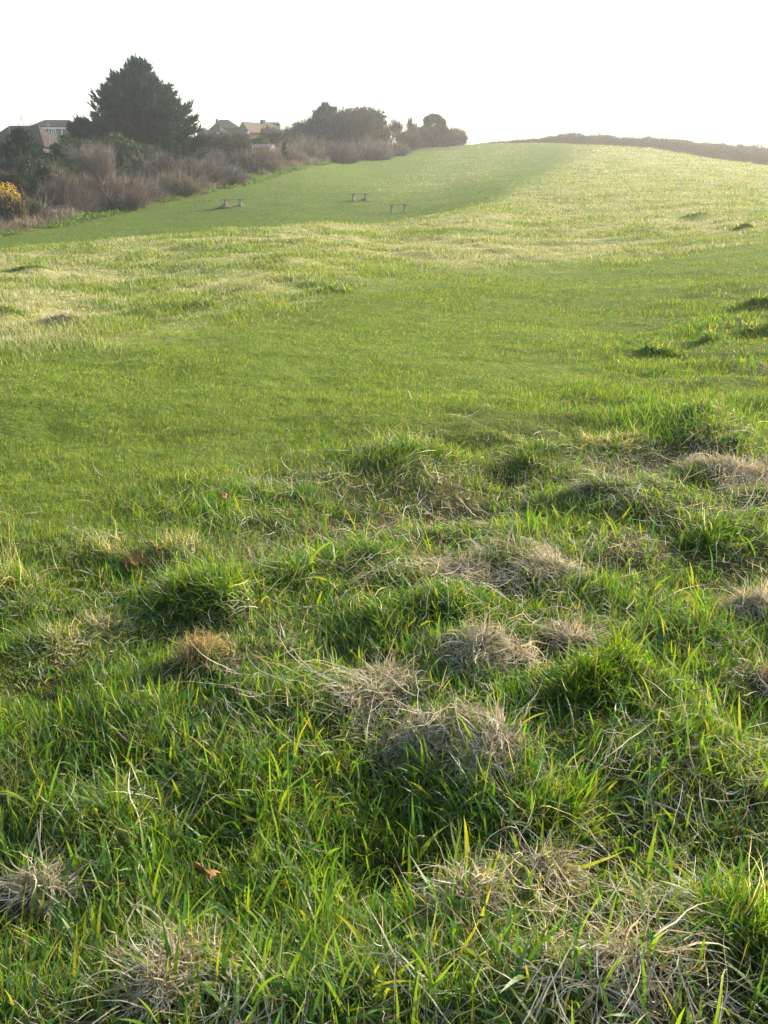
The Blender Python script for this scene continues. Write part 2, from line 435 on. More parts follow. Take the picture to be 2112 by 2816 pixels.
def scatter(d0, d1, n, a=26.5, inner=0):
    az = np.radians(U(inner, a, n) * np.where(rng.random(n) < .5, -1, 1)); d = np.exp(U(math.log(d0), math.log(d1), n))
    x = np.sin(az) * d + (rng.uniform(-1, 1, n) * .6 if d0 < 5 else 0); y = np.cos(az) * d
    return x, y, np.hypot(x, y)

# ------------------------------------------------------------------ grass (nobody could count it)
longp, mownp, roughp, dryp = Pile(), Pile(), Pile(), Pile()
for (d0, d1, n, seg, *wide) in ((1.0, 5.0, 60000, 4, 58, 26.5), (5.0, 14., 70000, 3, 46, 26.5), (14., 60., 45000, 2, 38, 26.5), (60., 240., 25000, 2, 34, 26.5), (1.0, 3.0, 80000, 5), (3.0, 7.0, 175000, 4), (7.0, 14.0, 190000, 3), (14., 40., 300000, 2), (40., 240., 330000, 2)):
    x, y, d = scatter(d0, d1, n, *wide)
    lg = lookup(LONG, x, y); rg = np.clip(lookup(ROUGH, x, y) + .45 * lookup(HIROUGH, x, y), 0, 1); ed = lookup(EDGE, x, y)
    r = rng.random(n)
    ln_ = fnoise(x * 1.6, y * 1.6, 140, 3) - .5; lg = np.clip(lg + 5.5 * ln_ * lg * (1 - lg) * 2, 0, 1)
    rn_ = fnoise(x * .7, y * .7, 150, 3) - .5; rg = np.clip(rg + 6 * rn_ * rg * (1 - rg) * 2, 0, 1)
    isL = r < lg; isR = (~isL) & (rng.random(n) < rg); isM = ~isL & ~isR & (rng.random(n) > ed * .8)
    for (mx, my, r0, _), T in zip(MX, TUS):               # straw mounds carry their own cover
        if T[4] in ('straw', 'gold'):
            inm = ((x - mx) ** 2 + (y - my) ** 2 < (.75 * r0) ** 2) & (rng.random(n) < .6)
            isL &= ~inm; isM &= ~inm; isR &= ~inm
    z = ground(x, y)
    lodw = np.maximum(1, d / 7.0)
    for which, sel, pile in (('L', isL, longp), ('R', isR, roughp), ('M', isM, mownp)):
        k = int(sel.sum())
        if not k: continue
        X, Y, Zz, D, LW = x[sel], y[sel], z[sel], d[sel], lodw[sel]
        g = fnoise(X * 1.1, Y * 1.1, 40, 3); g2 = fnoise(X * .35, Y * .35, 50, 2); g3 = vnoise(X * 3, Y * 3, 60)
        base = np.stack([X, Y, Zz - .01], 1)
        if which == 'L':
            tall = np.clip((g - .38) * 3.2, .1, 1.2)
            big = rng.random(k) < .09 + .20 * (vnoise(X * .9 + 5, Y * .9, 33) > .5) * np.clip(.5 + X, .2, 1)
            Ln = (.026 + .056 * tall) * U(.5, 1.3, k); Ln[big] *= 1.55
            w = U(.0018, .0038, k); w[big] = U(.004, .0095, big.sum()); w *= np.maximum(1, D / 6.5)
            th = np.abs(rng.normal(.3, .35, k)); curl = np.abs(rng.normal(.8, .7, k))
            lean = 2.6 + 5 * (vnoise(X * 1.5, Y * 1.5, 70) - .5)
            phi = np.where(rng.random(k) < .35, lean + rng.normal(0, .7, k), U(0, 6.283, k))
            dead = rng.random(k) < np.clip(.15 + 2.2 * (fnoise(X * 1.7, Y * 1.7, 77, 3) - .52), .06, .75)
            th[dead] = U(.8, 1.7, dead.sum()); curl[dead] *= .6
            c = 1.1 * greens(k, .3 + .5 * (vnoise(X * .7, Y * .7, 44).mean())); c[dead] = straws(int(dead.sum()))
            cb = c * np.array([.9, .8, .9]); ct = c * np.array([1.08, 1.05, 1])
            fall = Zz - .01
            for sl, pl_, wb in ((~dead, pile, .09), (dead, dryp, .22)):
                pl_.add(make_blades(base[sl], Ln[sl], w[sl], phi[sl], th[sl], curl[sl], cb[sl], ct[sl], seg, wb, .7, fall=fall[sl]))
        elif which == 'M':
            Ln = (.018 + .028 * np.clip(g * 1.5 - .2, 0, 1)) * U(.6, 1.4, k) * np.clip(1 + (D - 12) / 70, 1, 1.8)
            Ln *= 1 + 1.2 * np.clip(lg[sel] * 2, 0, 1)
            w = U(.0018, .0034, k) * LW
            phi = U(0, 6.283, k); th = np.abs(rng.normal(.35, .3, k)); curl = rng.normal(.5, .4, k)
            c = greens(k, .8) * np.exp(rng.normal(-.04, .3, k))[:, None]; c = c * np.array([1.12, .97, .85])
            c *= (.52 + .45 * g2 + .45 * fnoise(X * .22, Y * .8, 88, 3))[:, None]; lu = lookup(DARKBAND, X, Y)[:, None]; c = c * (1 - lu * np.array([.20, .21, .42])) * (1 + lu * 1.6 * (fnoise(X * .25, Y * .6, 160, 4) - .5)[:, None])
            old = rng.random(k) < (.02 + .08 * g3) * (1 - .7 * lu[:, 0]); c[old] = straws(int(old.sum())) * .62
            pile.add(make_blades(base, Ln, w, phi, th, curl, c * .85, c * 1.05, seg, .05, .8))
        else:
            tuft = np.clip((g - .42) * 5, 0, 1)
            Ln = (.035 + .08 * tuft) * U(.6, 1.4, k) * np.clip(1 + (D - 20) / 120, 1, 2)
            w = U(.0022, .0046, k) * LW
            phi = np.where(rng.random(k) < .3, 2.8, U(0, 6.283, k)); th = np.abs(rng.normal(.3, .3, k)); curl = rng.normal(.6, .5, k)
            pale = rng.random(k) < np.clip(.72 + 1.8 * (g2 - .5) - .5 * tuft, .12, .95) * np.where(rg[sel] > .6, 1, .6)
            c = greens(k, .9) * np.array([1.25, 1.05, 1.3]); c[pale] = ((straws(int(pale.sum())) * .90 + np.array([.0, .05, -.06])).clip(.02, 1))
            for sl, pl_ in ((~pale, pile), (pale, dryp)):
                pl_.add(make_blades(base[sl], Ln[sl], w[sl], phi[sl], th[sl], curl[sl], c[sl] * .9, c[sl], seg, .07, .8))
# broad arching blades in loose tufts
nt_ = 900; x, y, d = scatter(1.2, 5.5, nt_); m = (rng.random(nt_) < lookup(LONG, x, y)) & (fnoise(x * .9 + 3, y * .9, 133, 2) + .16 * np.clip(x, -1, 1) > .50); x, y, d = x[m], y[m], d[m]
rep = 4; k = len(x) * rep; X = np.repeat(x, rep) + rng.normal(0, .018, k); Y = np.repeat(y, rep) + rng.normal(0, .018, k); Zz = ground(X, Y); c = greens(k, 1.2)
longp.add(make_blades(np.stack([X, Y, Zz - .01], 1), U(.08, .2, k), U(.005, .011, k), U(0, 6.28, k), np.abs(rng.normal(.35, .25, k)), np.abs(rng.normal(.7, .5, k)), c * .95, c * 1.1, 7, .05, .6, np.array([.55, .9, 1, .95, .8, .5, .05]), fall=Zz))
# loose dead stalks lying in the long grass
n = 15000; x, y, d = scatter(1.0, 9.0, n); m = (rng.random(n) < lookup(LONG, x, y)) & (fnoise(x * 1.2, y * 1.2, 77, 3) > .44 - .1 * rng.random(n)); x, y, d = x[m], y[m], d[m]; k = len(x); z = ground(x, y)
lift = U(.01, .07, k); cc = straws(k) * 1.05
dryp.add(make_blades(np.stack([x, y, z + lift], 1), U(.06, .24, k), U(.0018, .0045, k) * np.maximum(1, d / 6), U(0, 6.28, k), U(.9, 1.7, k), rng.normal(.1, .8, k), cc, cc, 6, .16, .8, drape=True))
tag(link('long_grass', longp.mesh('long_grass', GRASS)), 'long tangled green grass mixed with dry straw filling the foreground', 'grass', kind='stuff')
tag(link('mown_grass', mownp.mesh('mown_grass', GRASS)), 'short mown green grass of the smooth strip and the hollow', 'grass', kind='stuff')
tag(link('rough_grass', roughp.mesh('rough_grass', GRASS)), 'pale rough meadow grass covering the slope', 'grass', kind='stuff')
tag(link('dry_grass', dryp.mesh('dry_grass', STRAWM)), 'dry bleached blades and stalks standing and lying among the green grass', 'grass', kind='stuff')
del dryp, longp, mownp, roughp

# ------------------------------------------------------------------ tussocks, one object each
for (u, v, r, hh, kind, lab), (mx, my, _, _) in zip(TUS, MX):
    d = math.hypot(mx, my); lod = max(1, d / 6.5)
    p = Pile()
    nsub = rng.integers(4, 8); sa = U(0, 6.283, nsub); sr = U(.1, .6, nsub) * r; ssz = U(.25, .6, nsub) * r
    ax = rng.uniform(0, 3.14); comb = rng.uniform(2.6, 6.0)
    sx_, sy_ = np.cos(sa) * sr * 1.25, np.sin(sa) * sr * .8
    sx_, sy_ = sx_ * math.cos(ax * .3) - sy_ * math.sin(ax * .3), sx_ * math.sin(ax * .3) + sy_ * math.cos(ax * .3)
    scomb = comb + rng.normal(0, .6, nsub)
    def disc(n, rad):
        i = rng.integers(nsub, size=n); a = U(0, 6.283, n); q = np.abs(rng.normal(0, .55, n)) * ssz[i] * rad / r * 1.25
        X = sx_[i] * rad / r + np.cos(a) * q; Y = sy_[i] * rad / r + np.sin(a) * q
        cm = rng.random(n) < .7
        a = np.where(cm, scomb[i] + rng.normal(0, .35, n), np.where(rng.random(n) < .5, a, np.arctan2(Y, X)))
        return mx + X, my + Y, a, np.clip(q / (ssz[i] + 1e-6), 0, 1.2)
    area = min(r * r, .12 + r * r * .3) / (lod ** 1.1)
    def lay(n, rad, Lr, wr, cols, flop, curl, wob, seg=6, prof=None, lift=0.0, drape=False):
        n = max(60, int(n))
        X, Y, a, q = disc(n, rad)
        if drape and d < 14:                               # worn, patchy mats with the turf showing through
            kp = fnoise(X * 5.5, Y * 5.5, 171, 3) > .43; X, Y, a, q = X[kp], Y[kp], a[kp], q[kp]; n = len(X)
        Z = ground(X, Y)
        th = np.clip(flop * (.5 + .6 * q) + rng.normal(0, .35, n), .02, 2.0)
        cu = np.abs(rng.normal(curl, .5, n)) * np.clip(1.2 - th * .3, .3, 1)
        ph = a + rng.normal(0, .8, n)
        c = cols(n)
        Ln = U(*Lr, n); w = U(*wr, n) * lod
        p.add(make_blades(np.stack([X, Y, Z - .01 + rng.random(n) * lift], 1), Ln, w, ph, th, cu, c * .92, c, seg, wob, .8, prof, fall=Z - .008, drape=drape))
    seg = 7 if d < 8 else (5 if d < 15 else 3)
    if lab.startswith('tallest straw'):                    # long stalks thrown out to the left
        k = 60; X = mx + rng.normal(-.05, .12, k); Y = my + rng.normal(.02, .08, k); Z = ground(X, Y); c = straws(k) * 1.05
        p.add(make_blades(np.stack([X, Y, Z + U(.0, .06, k)], 1), U(.14, .36, k), U(.002, .005, k), rng.normal(3.6, .5, k), U(.9, 1.4, k), U(.0, .7, k), c, c, 8, .17, .8, drape=False, fall=Z - .02))
    sb = lambda n: straws(n)
    gold = lambda n: straws(n) * np.array([1.0, .78, .5])
    dk = lambda n: greens(n, .3) * (1.0 if d > 9 else np.array([.85, .9, 1.0]))
    if kind == 'straw':
        lay(26000 * area, r, (.05, .15), (.002, .0055), sb, 1.9, .5, .34, seg, None, .05, True)
        lay(1500 * area, r, (.07, .18), (.0025, .005), sb, 1.3, 1.2, .3, seg)
        lay(9000 * area, r * 1.45, (.05, .17), (.002, .0045), sb, 1.9, .3, .3, seg, None, 0, True)
        lay(3500 * area, r * 1.2, (.05, .15), (.002, .005), lambda n: greens(n, .6), .6, .8, .1, seg)
        lay(260 * area * 2, r * .6, (.12, .26), (.002, .005), sb, 1.0, 1.4, .2, seg)
    elif kind == 'gold':
        lay(18000 * area, r * .8, (.05, .15), (.0015, .0032), gold, 1.5, 1.0, .4, seg, None, .03, True)
        lay(7000 * area, r * .7, (.05, .15), (.0015, .003), gold, .9, 1.5, .35, seg)
        lay(2500 * area, r, (.06, .16), (.002, .004), lambda n: greens(n, .6), .6, .8, .1, seg)
    elif kind == 'mixed':
        lay(14000 * area, r, (.05, .16), (.0018, .0045), sb, 2.0, .4, .35, seg, None, .04, True)
        lay(8000 * area, r * 1.1, (.06, .17), (.002, .005), lambda n: greens(n, .3), .7, 1.0, .1, seg)
    elif kind == 'tall':
        lay(4500 * area, r * .7, (.10, .24), (.0015, .004), lambda n: greens(n, .8), .5, .6, .08, seg)
        lay(300 * area, r * .5, (.2, .42), (.001, .0022), sb, .3, .4, .08, seg)
        lay(3500 * area, r, (.1, .25), (.0018, .004), sb, 1.0, 1.0, .2, seg)
    elif kind == 'lush':
        lay(9000 * area, r, (.08, .19), (.0035, .008), lambda n: greens(n, 1.2), .55, .7, .05, seg)
        lay(5000 * area, r * 1.1, (.06, .18), (.002, .004), lambda n: greens(n, .5), .8, .8, .08, seg)
        lay(900 * area, r * 1.1, (.1, .25), (.0018, .004), sb, 1.0, 1.0, .2, seg)
    else:  # green / dark
        g_ = (lambda n: greens(n, .25)) if kind == 'green' else dk
        lay(9000 * area, r * 1.0, (.05, .15), (.0022, .0055), g_, .75, .9, .07, seg)
        lay(7000 * area, r * 1.5, (.03, .10), (.0022, .005), g_, .7, .8, .07, seg)
        lay(900 * area, r, (.08, .22), (.002, .004), sb, 1.1, 1.0, .2, seg)
    me = p.mesh('grass_tussock', STRAWM if kind in ('straw', 'gold') else GRASS)
    o = link('straw_tussock' if kind in ('straw', 'gold') else 'grass_tussock', me)
    tag(o, lab, 'tussock', 'grass tussocks in the field')

# ------------------------------------------------------------------ trees and scrub
def tube(pts, rads, n=7):
    pts = np.array(pts, float); k = len(pts); vs = []
    for i in range(k):
        t = pts[min(i + 1, k - 1)] - pts[max(i - 1, 0)]; t /= np.linalg.norm(t) + 1e-9
        a = np.cross(t, [0, 0, 1.0] if abs(t[2]) < .9 else [1.0, 0, 0]); a /= np.linalg.norm(a); b = np.cross(t, a)
        for j in range(n):
            q = 2 * math.pi * j / n; vs.append(pts[i] + (a * math.cos(q) + b * math.sin(q)) * rads[i])
    f = [(i * n + j, i * n + (j + 1) % n, (i + 1) * n + (j + 1) % n, (i + 1) * n + j) for i in range(k - 1) for j in range(n)]
    return np.array(vs), np.array(f)

def tubes(name, lst, mat, parent, n=6):
    V, Fs, k = [], [], 0
    for pts, rads in lst:
        v, f = tube(pts, rads, n); V.append(v); Fs.append(f + k); k += len(v)
    return link(name, np_mesh(name, np.concatenate(V), np.concatenate(Fs), mat, smooth=True), parent)

def spot(u, d):
    az, _ = ray(u, 450); return math.sin(az) * d, math.cos(az) * d
def top_at(u, v, d):
    return CAMZ + ray(u, v)[1] * d

def cols2(c1, c2, n, var=.2):
    t = rng.random(n)[:, None]
    return tint([1, 1, 1], n, var, .05) * (np.array(c1) * (1 - t) + np.array(c2) * t)

def conifer(u, vtop, hw, d, label, c1=(.014, .045, .026), c2=(.035, .080, .034), prof=None, sprays=1.0, cone=False, name='conifer', group=None, cat='tree'):
    x, y = spot(u, d); z0 = gz(x, y) - .1; H = top_at(u, vtop, d) - z0; R = hw * d / FPX
    root = empty(name, (x, y, z0)); tag(root, label, cat, group)
    if prof is None: prof = [(0, .85), (.15, 1.0), (.3, .97), (.5, .78), (.7, .5), (.88, .24), (1, .04)]
    ph_, pr_ = zip(*prof)
    nl = int((90 if cone else 330) * (.6 + .4 * sprays)); limbs = []; p = Pile()
    lead = [(0.0, 0.0)] + ([] if cone else [(rng.uniform(-.12, .12) * R, rng.uniform(-.12, .12) * R) for _ in range(6)])
    zs_all = []
    for (lx, ly) in lead:
        f = 1.0 if (lx, ly) == (0, 0) else rng.uniform(.8, .98)
        limbs.append(([(0, 0, 0), (lx * .4, ly * .4, H * .3), (lx, ly, H * .65 * f), (lx * 1.3, ly * 1.3, H * .97 * f)], [H * .02, H * .015, H * .009, H * .002]))
    for i in range(nl):
        t = rng.uniform(.0, .97) ** 1.45 if rng.random() < .84 else rng.uniform(.7, .97); hz = H * t
        lx, ly = lead[rng.integers(len(lead))]; s = min(1, t * 1.4)
        st = np.array([lx * s * .9, ly * s * .9, hz * .86])
        a = rng.uniform(0, 6.283); up = .18 + .75 * t + rng.normal(0, .12)
        Renv = np.interp(min(1, t + .10), ph_, pr_) * R * rng.uniform(.78, 1.08)
        dirh = np.array([math.cos(a), math.sin(a), 0.0])
        hl = max(.25, Renv - np.dot(st[:2], dirh[:2]))
        Ll = hl; en = st + dirh * Ll + np.array([0, 0, Ll * up + .02 * H])
        if en[2] > H * .97: k_ = (H * .97 - st[2]) / (en[2] - st[2]) * rng.uniform(.6, 1); en = st + (en - st) * k_
        mid = (st + en) / 2 + np.array([0, 0, -.08 * Ll])
        limbs.append(([st, mid, en], [H * .006, H * .004, H * .0015]))
        m = int((8 + 44 * min(1, Ll / R)) * sprays) * 3
        q = rng.beta(2.2, 1.3, m)[:, None]
        pos = (1 - q) ** 2 * st + 2 * q * (1 - q) * mid + q ** 2 * en
        ld = (en - st) / np.linalg.norm(en - st)
        spread = (.085 * R * (1.1 - q[:, 0]) + .03)[:, None]
        pos = pos + rng.normal(0, 1, (m, 3)) * spread * np.array([1, 1, .55])
        fac = np.clip((d / 110), .8, 1.6) * (R / 6) ** .5
        dv = ld[None] * 1.0 + rng.normal(0, .45, (m, 3)) + np.array([0, 0, .25])
        dv /= np.linalg.norm(dv, axis=1)[:, None]
        th = np.arccos(np.clip(dv[:, 2], -1, 1)); ph = np.arctan2(dv[:, 1], dv[:, 0])
        c = cols2(c1, c2, m) * rng.uniform(.8, 1.25)
        p.add(make_blades(pos, U(.35, .8, m) * fac, U(.10, .2, m) * fac, ph, th, rng.normal(-.3, .4, m), c * .85, c, 2, .1, .9, np.array([.5, 1, .08])))
    tubes('trunk', limbs, M_bark, root)
    link('crown', p.mesh('crown', FOL), root)
    return root

def clumps(R, H, z_lo, n, flat=1.0):
    """centres of leaf clumps filling a lumpy dome"""
    out = []
    for _ in range(n):
        a = rng.uniform(0, 6.283); e = math.asin(rng.uniform(-.25, 1)); s = rng.uniform(.35, .92)
        out.append((math.cos(a) * math.cos(e) * R * s, math.sin(a) * math.cos(e) * R * s * flat, z_lo + (H - z_lo) * (.38 + .5 * math.sin(e) * s), rng.uniform(.2, .42)))
    return out

def broad(u, vtop, hw, d, label, c1, c2, z_lo=.12, leaf=(.14, .3), n=9000, bare=.3, hole=None, name='tree', stems=1, cat='tree', twigc=((.10, .08, .06), (.17, .13, .10)), mat=None, group=None, nclump=26, flat=1.0):
    x, y = spot(u, d); z0 = gz(x, y) - .1; H = top_at(u, vtop, d) - z0; R = hw * d / FPX
    root = empty(name, (x, y, z0)); tag(root, label, cat, group)
    cl = clumps(R, H, H * z_lo, nclump, flat); limbs = []
    if hole is not None: cl = [c for c in cl if math.hypot(c[0] - hole[0] * R, (c[2] - hole[1] * H)) > hole[2] * R]
    lean = [(rng.uniform(-.15, .15) * R, rng.uniform(-.15, .15) * R) for _ in range(stems)]
    for (cx_, cy_, cz_, s) in cl:
        l = lean[rng.integers(stems)]
        b = (l[0] * .5, l[1] * .5, 0); f = (l[0] + cx_ * .15, l[1] + cy_ * .15, H * z_lo + .12 * H)
        limbs.append(([b, f, (cx_ * .6, cy_ * .6, (f[2] + cz_) / 2 + .05 * H), (cx_, cy_, cz_)], [H * .017, H * .012, H * .007, H * .002]))
    tubes('trunk' if stems == 1 else 'stems', limbs, M_bark, root)
    p = Pile(); per = n // max(1, len(cl)); fac = np.clip(d / 110, .7, 1.8)
    for (cx_, cy_, cz_, s) in cl:
        m = int(per * (s / .3) ** 2) + 20; mb = int(m * bare); tone = rng.uniform(.75, 1.3)
        for kind, k in (('leaf', m - mb), ('twig', mb)):
            if k < 3: continue
            v = rng.normal(0, 1, (k, 3)); v /= np.linalg.norm(v, axis=1)[:, None]
            rad = (rng.random(k) ** .45) * (1 + .25 * (vnoise(v[:, 0] * 3 + cx_, v[:, 2] * 3 + cy_, 5) - .5) * 2)
            pos = np.array([cx_, cy_, cz_]) + v * rad[:, None] * s * R * np.array([1, 1, .85])
            pos[:, 2] = np.maximum(pos[:, 2], .05)
            if kind == 'leaf':
                dv = v + rng.normal(0, .7, (k, 3)); c = cols2(c1, c2, k) * tone
                Ln = U(*leaf, k) * fac; w = Ln * U(.45, .8, k)
            else:
                dv = v * 1.0 + rng.normal(0, .35, (k, 3)) + np.array([0, 0, .9]); c = cols2(*twigc, k) * tone
                Ln = U(.35, .9, k) * fac; w = U(.018, .04, k) * fac
            dv /= np.linalg.norm(dv, axis=1)[:, None]
            th = np.arccos(np.clip(dv[:, 2], -1, 1)); ph = np.arctan2(dv[:, 1], dv[:, 0])
            p.add(make_blades(pos, Ln, w, ph, th, rng.normal(0, .4, k), c * .9, c, 2, .1, .9, np.array([.5, 1, .15])))
    link('crown', p.mesh('crown', mat or FOL), root)
    return root

def thicket(u, vtop, hw, d, label, c1=(.17, .13, .085), c2=(.36, .28, .19), n=5000, L=(.5, 1.3), up=1.1, name='bramble_bush', cat='bush', group='bare bushes along the field edge', leafy=0.0, lc=((.05, .08, .02), (.09, .12, .03)), parent=None, base=0.0):
    x, y = spot(u, d); z0 = gz(x, y); H = top_at(u, vtop, d) - z0; R = hw * d / FPX
    fac = np.clip(d / 100, .7, 1.8)
    nn = n; a = U(0, 6.283, nn); q = np.sqrt(rng.random(nn)); hz = rng.random(nn)
    env = np.sqrt(np.clip(1 - q ** 2.2, 0, 1)) * (.5 + .8 * vnoise(np.cos(a) * q * 3 + u, np.sin(a) * q * 3 + d, 8))
    pos = np.stack([np.cos(a) * q * R * 1.05, np.sin(a) * q * R * .9, hz * env * H * .76 + base], 1)
    dv = np.stack([np.cos(a) * q, np.sin(a) * q, np.full(nn, up)], 1) + rng.normal(0, .5, (nn, 3))
    dv /= np.linalg.norm(dv, axis=1)[:, None]
    th = np.arccos(np.clip(dv[:, 2], -1, 1)); ph = np.arctan2(dv[:, 1], dv[:, 0])
    tone = .55 + .95 * vnoise(pos[:, 0] * 1.3 + u, pos[:, 2] * 1.5, 12)
    c = cols2(c1, c2, nn, .45) * tone[:, None]; Ln = U(*L, nn) * fac ** .5 * np.where(rng.random(nn) < .07, 1.8, 1); w = U(.02, .05, nn) * fac
    stm = rng.random(nn) < .012; Ln[stm] = U(1.2, 2.4, int(stm.sum())); w[stm] = U(.05, .09, int(stm.sum())) * fac; c[stm] = cols2((.38,.32,.24), (.5,.43,.34), int(stm.sum())); pos[stm, 2] *= .45; th[stm] *= .6
    if leafy:
        lf = rng.random(nn) < leafy * (.3 + 1.4 * vnoise(pos[:, 0] + u, pos[:, 2] * 1.2, 14))
        c[lf] = cols2(*lc, int(lf.sum())); Ln[lf] = U(.1, .28, int(lf.sum())) * fac; w[lf] = Ln[lf] * .6
    p = Pile(); pos2 = pos + np.array([x, y, z0])
    pos2[:, 2] += zmac(pos2[:, 0], pos2[:, 1]) - float(zmac(x, y))
    p.add(make_blades(pos2, Ln, w, ph, th, rng.normal(.3, .6, nn), c, c * 1.1, 3, .25, .9, np.array([1, .8, .5, .15])))
    o = link(name, p.mesh(name, TWIG)); tag(o, label, cat, group)
    return o

def branchy(x, y, z0, H, spread, label, col1, col2, name='bare_tree', gens=4, thick=.02, kids=4, cat='tree', group=None, fill=0, stems=1, lean=0.0):
    """a leafless tree: tapered limbs that fork, twigs at the ends"""
    root = empty(name, (x, y, z0)); tag(root, label, cat, group)
    limbs = []; ends = []
    def grow(p, dv, L, r, g):
        dv = dv / np.linalg.norm(dv); m = p + dv * L * .5 + rng.normal(0, .04 * L, 3); e = p + dv * L + rng.normal(0, .05 * L, 3)
        limbs.append(([p, m, e], [r, r * .8, r * .6])); 
        if g == 0: ends.append((e, dv)); return
        for i in range(kids):
            t = rng.uniform(.35, 1.0) if i else 1.0; st = p + (e - p) * t
            nd = dv + rng.normal(0, spread, 3) + np.array([0, 0, .25]); grow(st, nd, L * rng.uniform(.55, .82), r * .58, g - 1)
        ends.append((m, dv))
    for s in range(stems):
        grow(np.array([rng.normal(0, .05 * H * (stems > 1)), 0, 0.]), np.array([lean + rng.normal(0, .2 * (stems > 1)), rng.normal(0, .1), 1.]), H * .36, H * thick, gens)
    tubes('trunk', limbs, M_bark, root, 5)
    E_ = np.array([e for e, _ in ends]); D_ = np.array([v for _, v in ends]); rep = 7
    E_ = np.repeat(E_, rep, 0) + rng.normal(0, .03 * H, (len(E_) * rep, 3)); D_ = np.repeat(D_, rep, 0) + rng.normal(0, .45, (len(D_) * rep, 3)) + np.array([0, 0, .4])
    D_ /= np.linalg.norm(D_, axis=1)[:, None]; k = len(E_)
    c = cols2(col1, col2, k); p = Pile()
    p.add(make_blades(E_, U(.08, .2, k) * H, U(.015, .032, k) * max(1, y / 100), np.arctan2(D_[:, 1], D_[:, 0]), np.arccos(np.clip(D_[:, 2], -1, 1)), rng.normal(0, .3, k), c, c, 2, .15, .9, np.array([1, .7, .2])))
    link('crown', p.mesh('crown', TWIG), root)
    return root

DG1, DG2 = (.022, .050, .026), (.045, .082, .034)
# -- left conifers and evergreens
conifer(62, 330, 98, 93, 'dark green conifer at the far left in front of the sloping roof', sprays=.7)
conifer(226, 304, 54, 110, 'small dark conifer growing against the left side of the tall one', sprays=.55, prof=[(0,1),(.5,1.05),(.75,.8),(.9,.35),(1,.05)])
conifer(392, 127, 170, 114, 'tall spreading conifer with ragged top, the largest tree in the view', sprays=1.25,
        prof=[(0,.95),(.15,1.0),(.3,.96),(.45,.82),(.6,.62),(.75,.42),(.88,.22),(1,.03)])
broad(30, 402, 70, 84, 'dark evergreen bush at the left edge behind the yellow gorse', DG1, (.05, .08, .03), 0, n=12000, bare=.08, name='evergreen_bush', stems=3, cat='bush')
broad(108, 418, 44, 86, 'dark rounded evergreen bush right of the gorse, under the left conifer', DG1, (.055, .07, .03), 0, n=9000, bare=.08, name='evergreen_bush', stems=3, cat='bush')
broad(112, 384, 42, 97, 'dark evergreen bush hiding the foot of the brown roof at left', DG1, DG2, 0, n=8000, bare=.05, name='evergreen_bush', stems=3, cat='bush')
broad(158, 372, 46, 97, 'dark bush below the brick house with the white gutter', DG1, DG2, 0, n=9000, bare=.05, name='evergreen_bush', stems=3, cat='bush')
broad(20, 438, 40, 80, 'brownish ivy covered bush directly above the gorse', (.04,.06,.025), (.09,.08,.04), 0, n=7000, bare=.25, name='ivy_bush', stems=3, cat='bush')
# clipped hedge in front of the big conifer
def hedge(pts, d_, label, c1, c2, name, n, twig=.2, thick=1.6, leaf=(.14, .3), matt=None, lumps=.18, tw=((.16, .13, .1), (.22, .18, .14)), twl=(.4, .9)):
    """pts: (u, vtop, d) along the hedge"""
    P3 = []
    for (u, v, d) in pts:
        x, y = spot(u, d); z0 = gz(x, y); P3.append((x, y, z0, top_at(u, v, d)))
    P3 = np.array(P3); seglen = np.hypot(np.diff(P3[:, 0]), np.diff(P3[:, 1])); cum = np.concatenate([[0], np.cumsum(seglen)])
    s = rng.random(n) * cum[-1]; ip = lambda k: np.interp(s, cum, P3[:, k])
    ang = np.arctan2(P3[-1, 1] - P3[0, 1], P3[-1, 0] - P3[0, 0]); off = rng.uniform(-1, 1, n) * thick
    X = ip(0) - math.sin(ang) * off; Y = ip(1) + math.cos(ang) * off; G = zmac(X, Y); Hh = ip(3) - ip(2)
    env = np.sqrt(1 - (off / thick) ** 2 * .75) * (1 - lumps + 2 * lumps * fnoise(s * .45, off * .3, 91, 4)) 
    hz = rng.random(n) ** .7; pos = np.stack([X, Y, G + hz * Hh * env * .97], 1)
    fac = np.clip(P3[:, 1].mean() / 110, .8, 2)
    dv = rng.normal(0, .7, (n, 3)) + np.array([0, 0, 1.0]); dv /= np.linalg.norm(dv, axis=1)[:, None]
    tone = .7 + .6 * fnoise(s * .5, hz * 2, 95, 2)
    c = cols2(c1, c2, n) * tone[:, None]; Ln = U(*leaf, n) * fac; w = Ln * .55
    t = rng.random(n) < twig; k = int(t.sum()); c[t] = cols2(*tw, k); Ln[t] = U(*twl, k) * fac * .7; w[t] = U(.02, .04, k) * fac
    p = Pile(); p.add(make_blades(pos, Ln, w, np.arctan2(dv[:, 1], dv[:, 0]), np.arccos(dv[:, 2]), rng.normal(0, .4, n), c * .9, c, 2, .1, .9, np.array([.6, 1, .15])))
    o = link(name, p.mesh(name, matt or FOL)); tag(o, label, 'hedge'); return o
hedge([(185,372,99),(215,362,99),(250,358,99.5),(300,360,100),(350,366,100.5),(400,372,101),(425,392,101)], 0, 'tall green garden hedge in front of the largest conifer', (.035,.07,.02), (.085,.125,.035), 'garden_hedge', 22000, .08, 1.8)
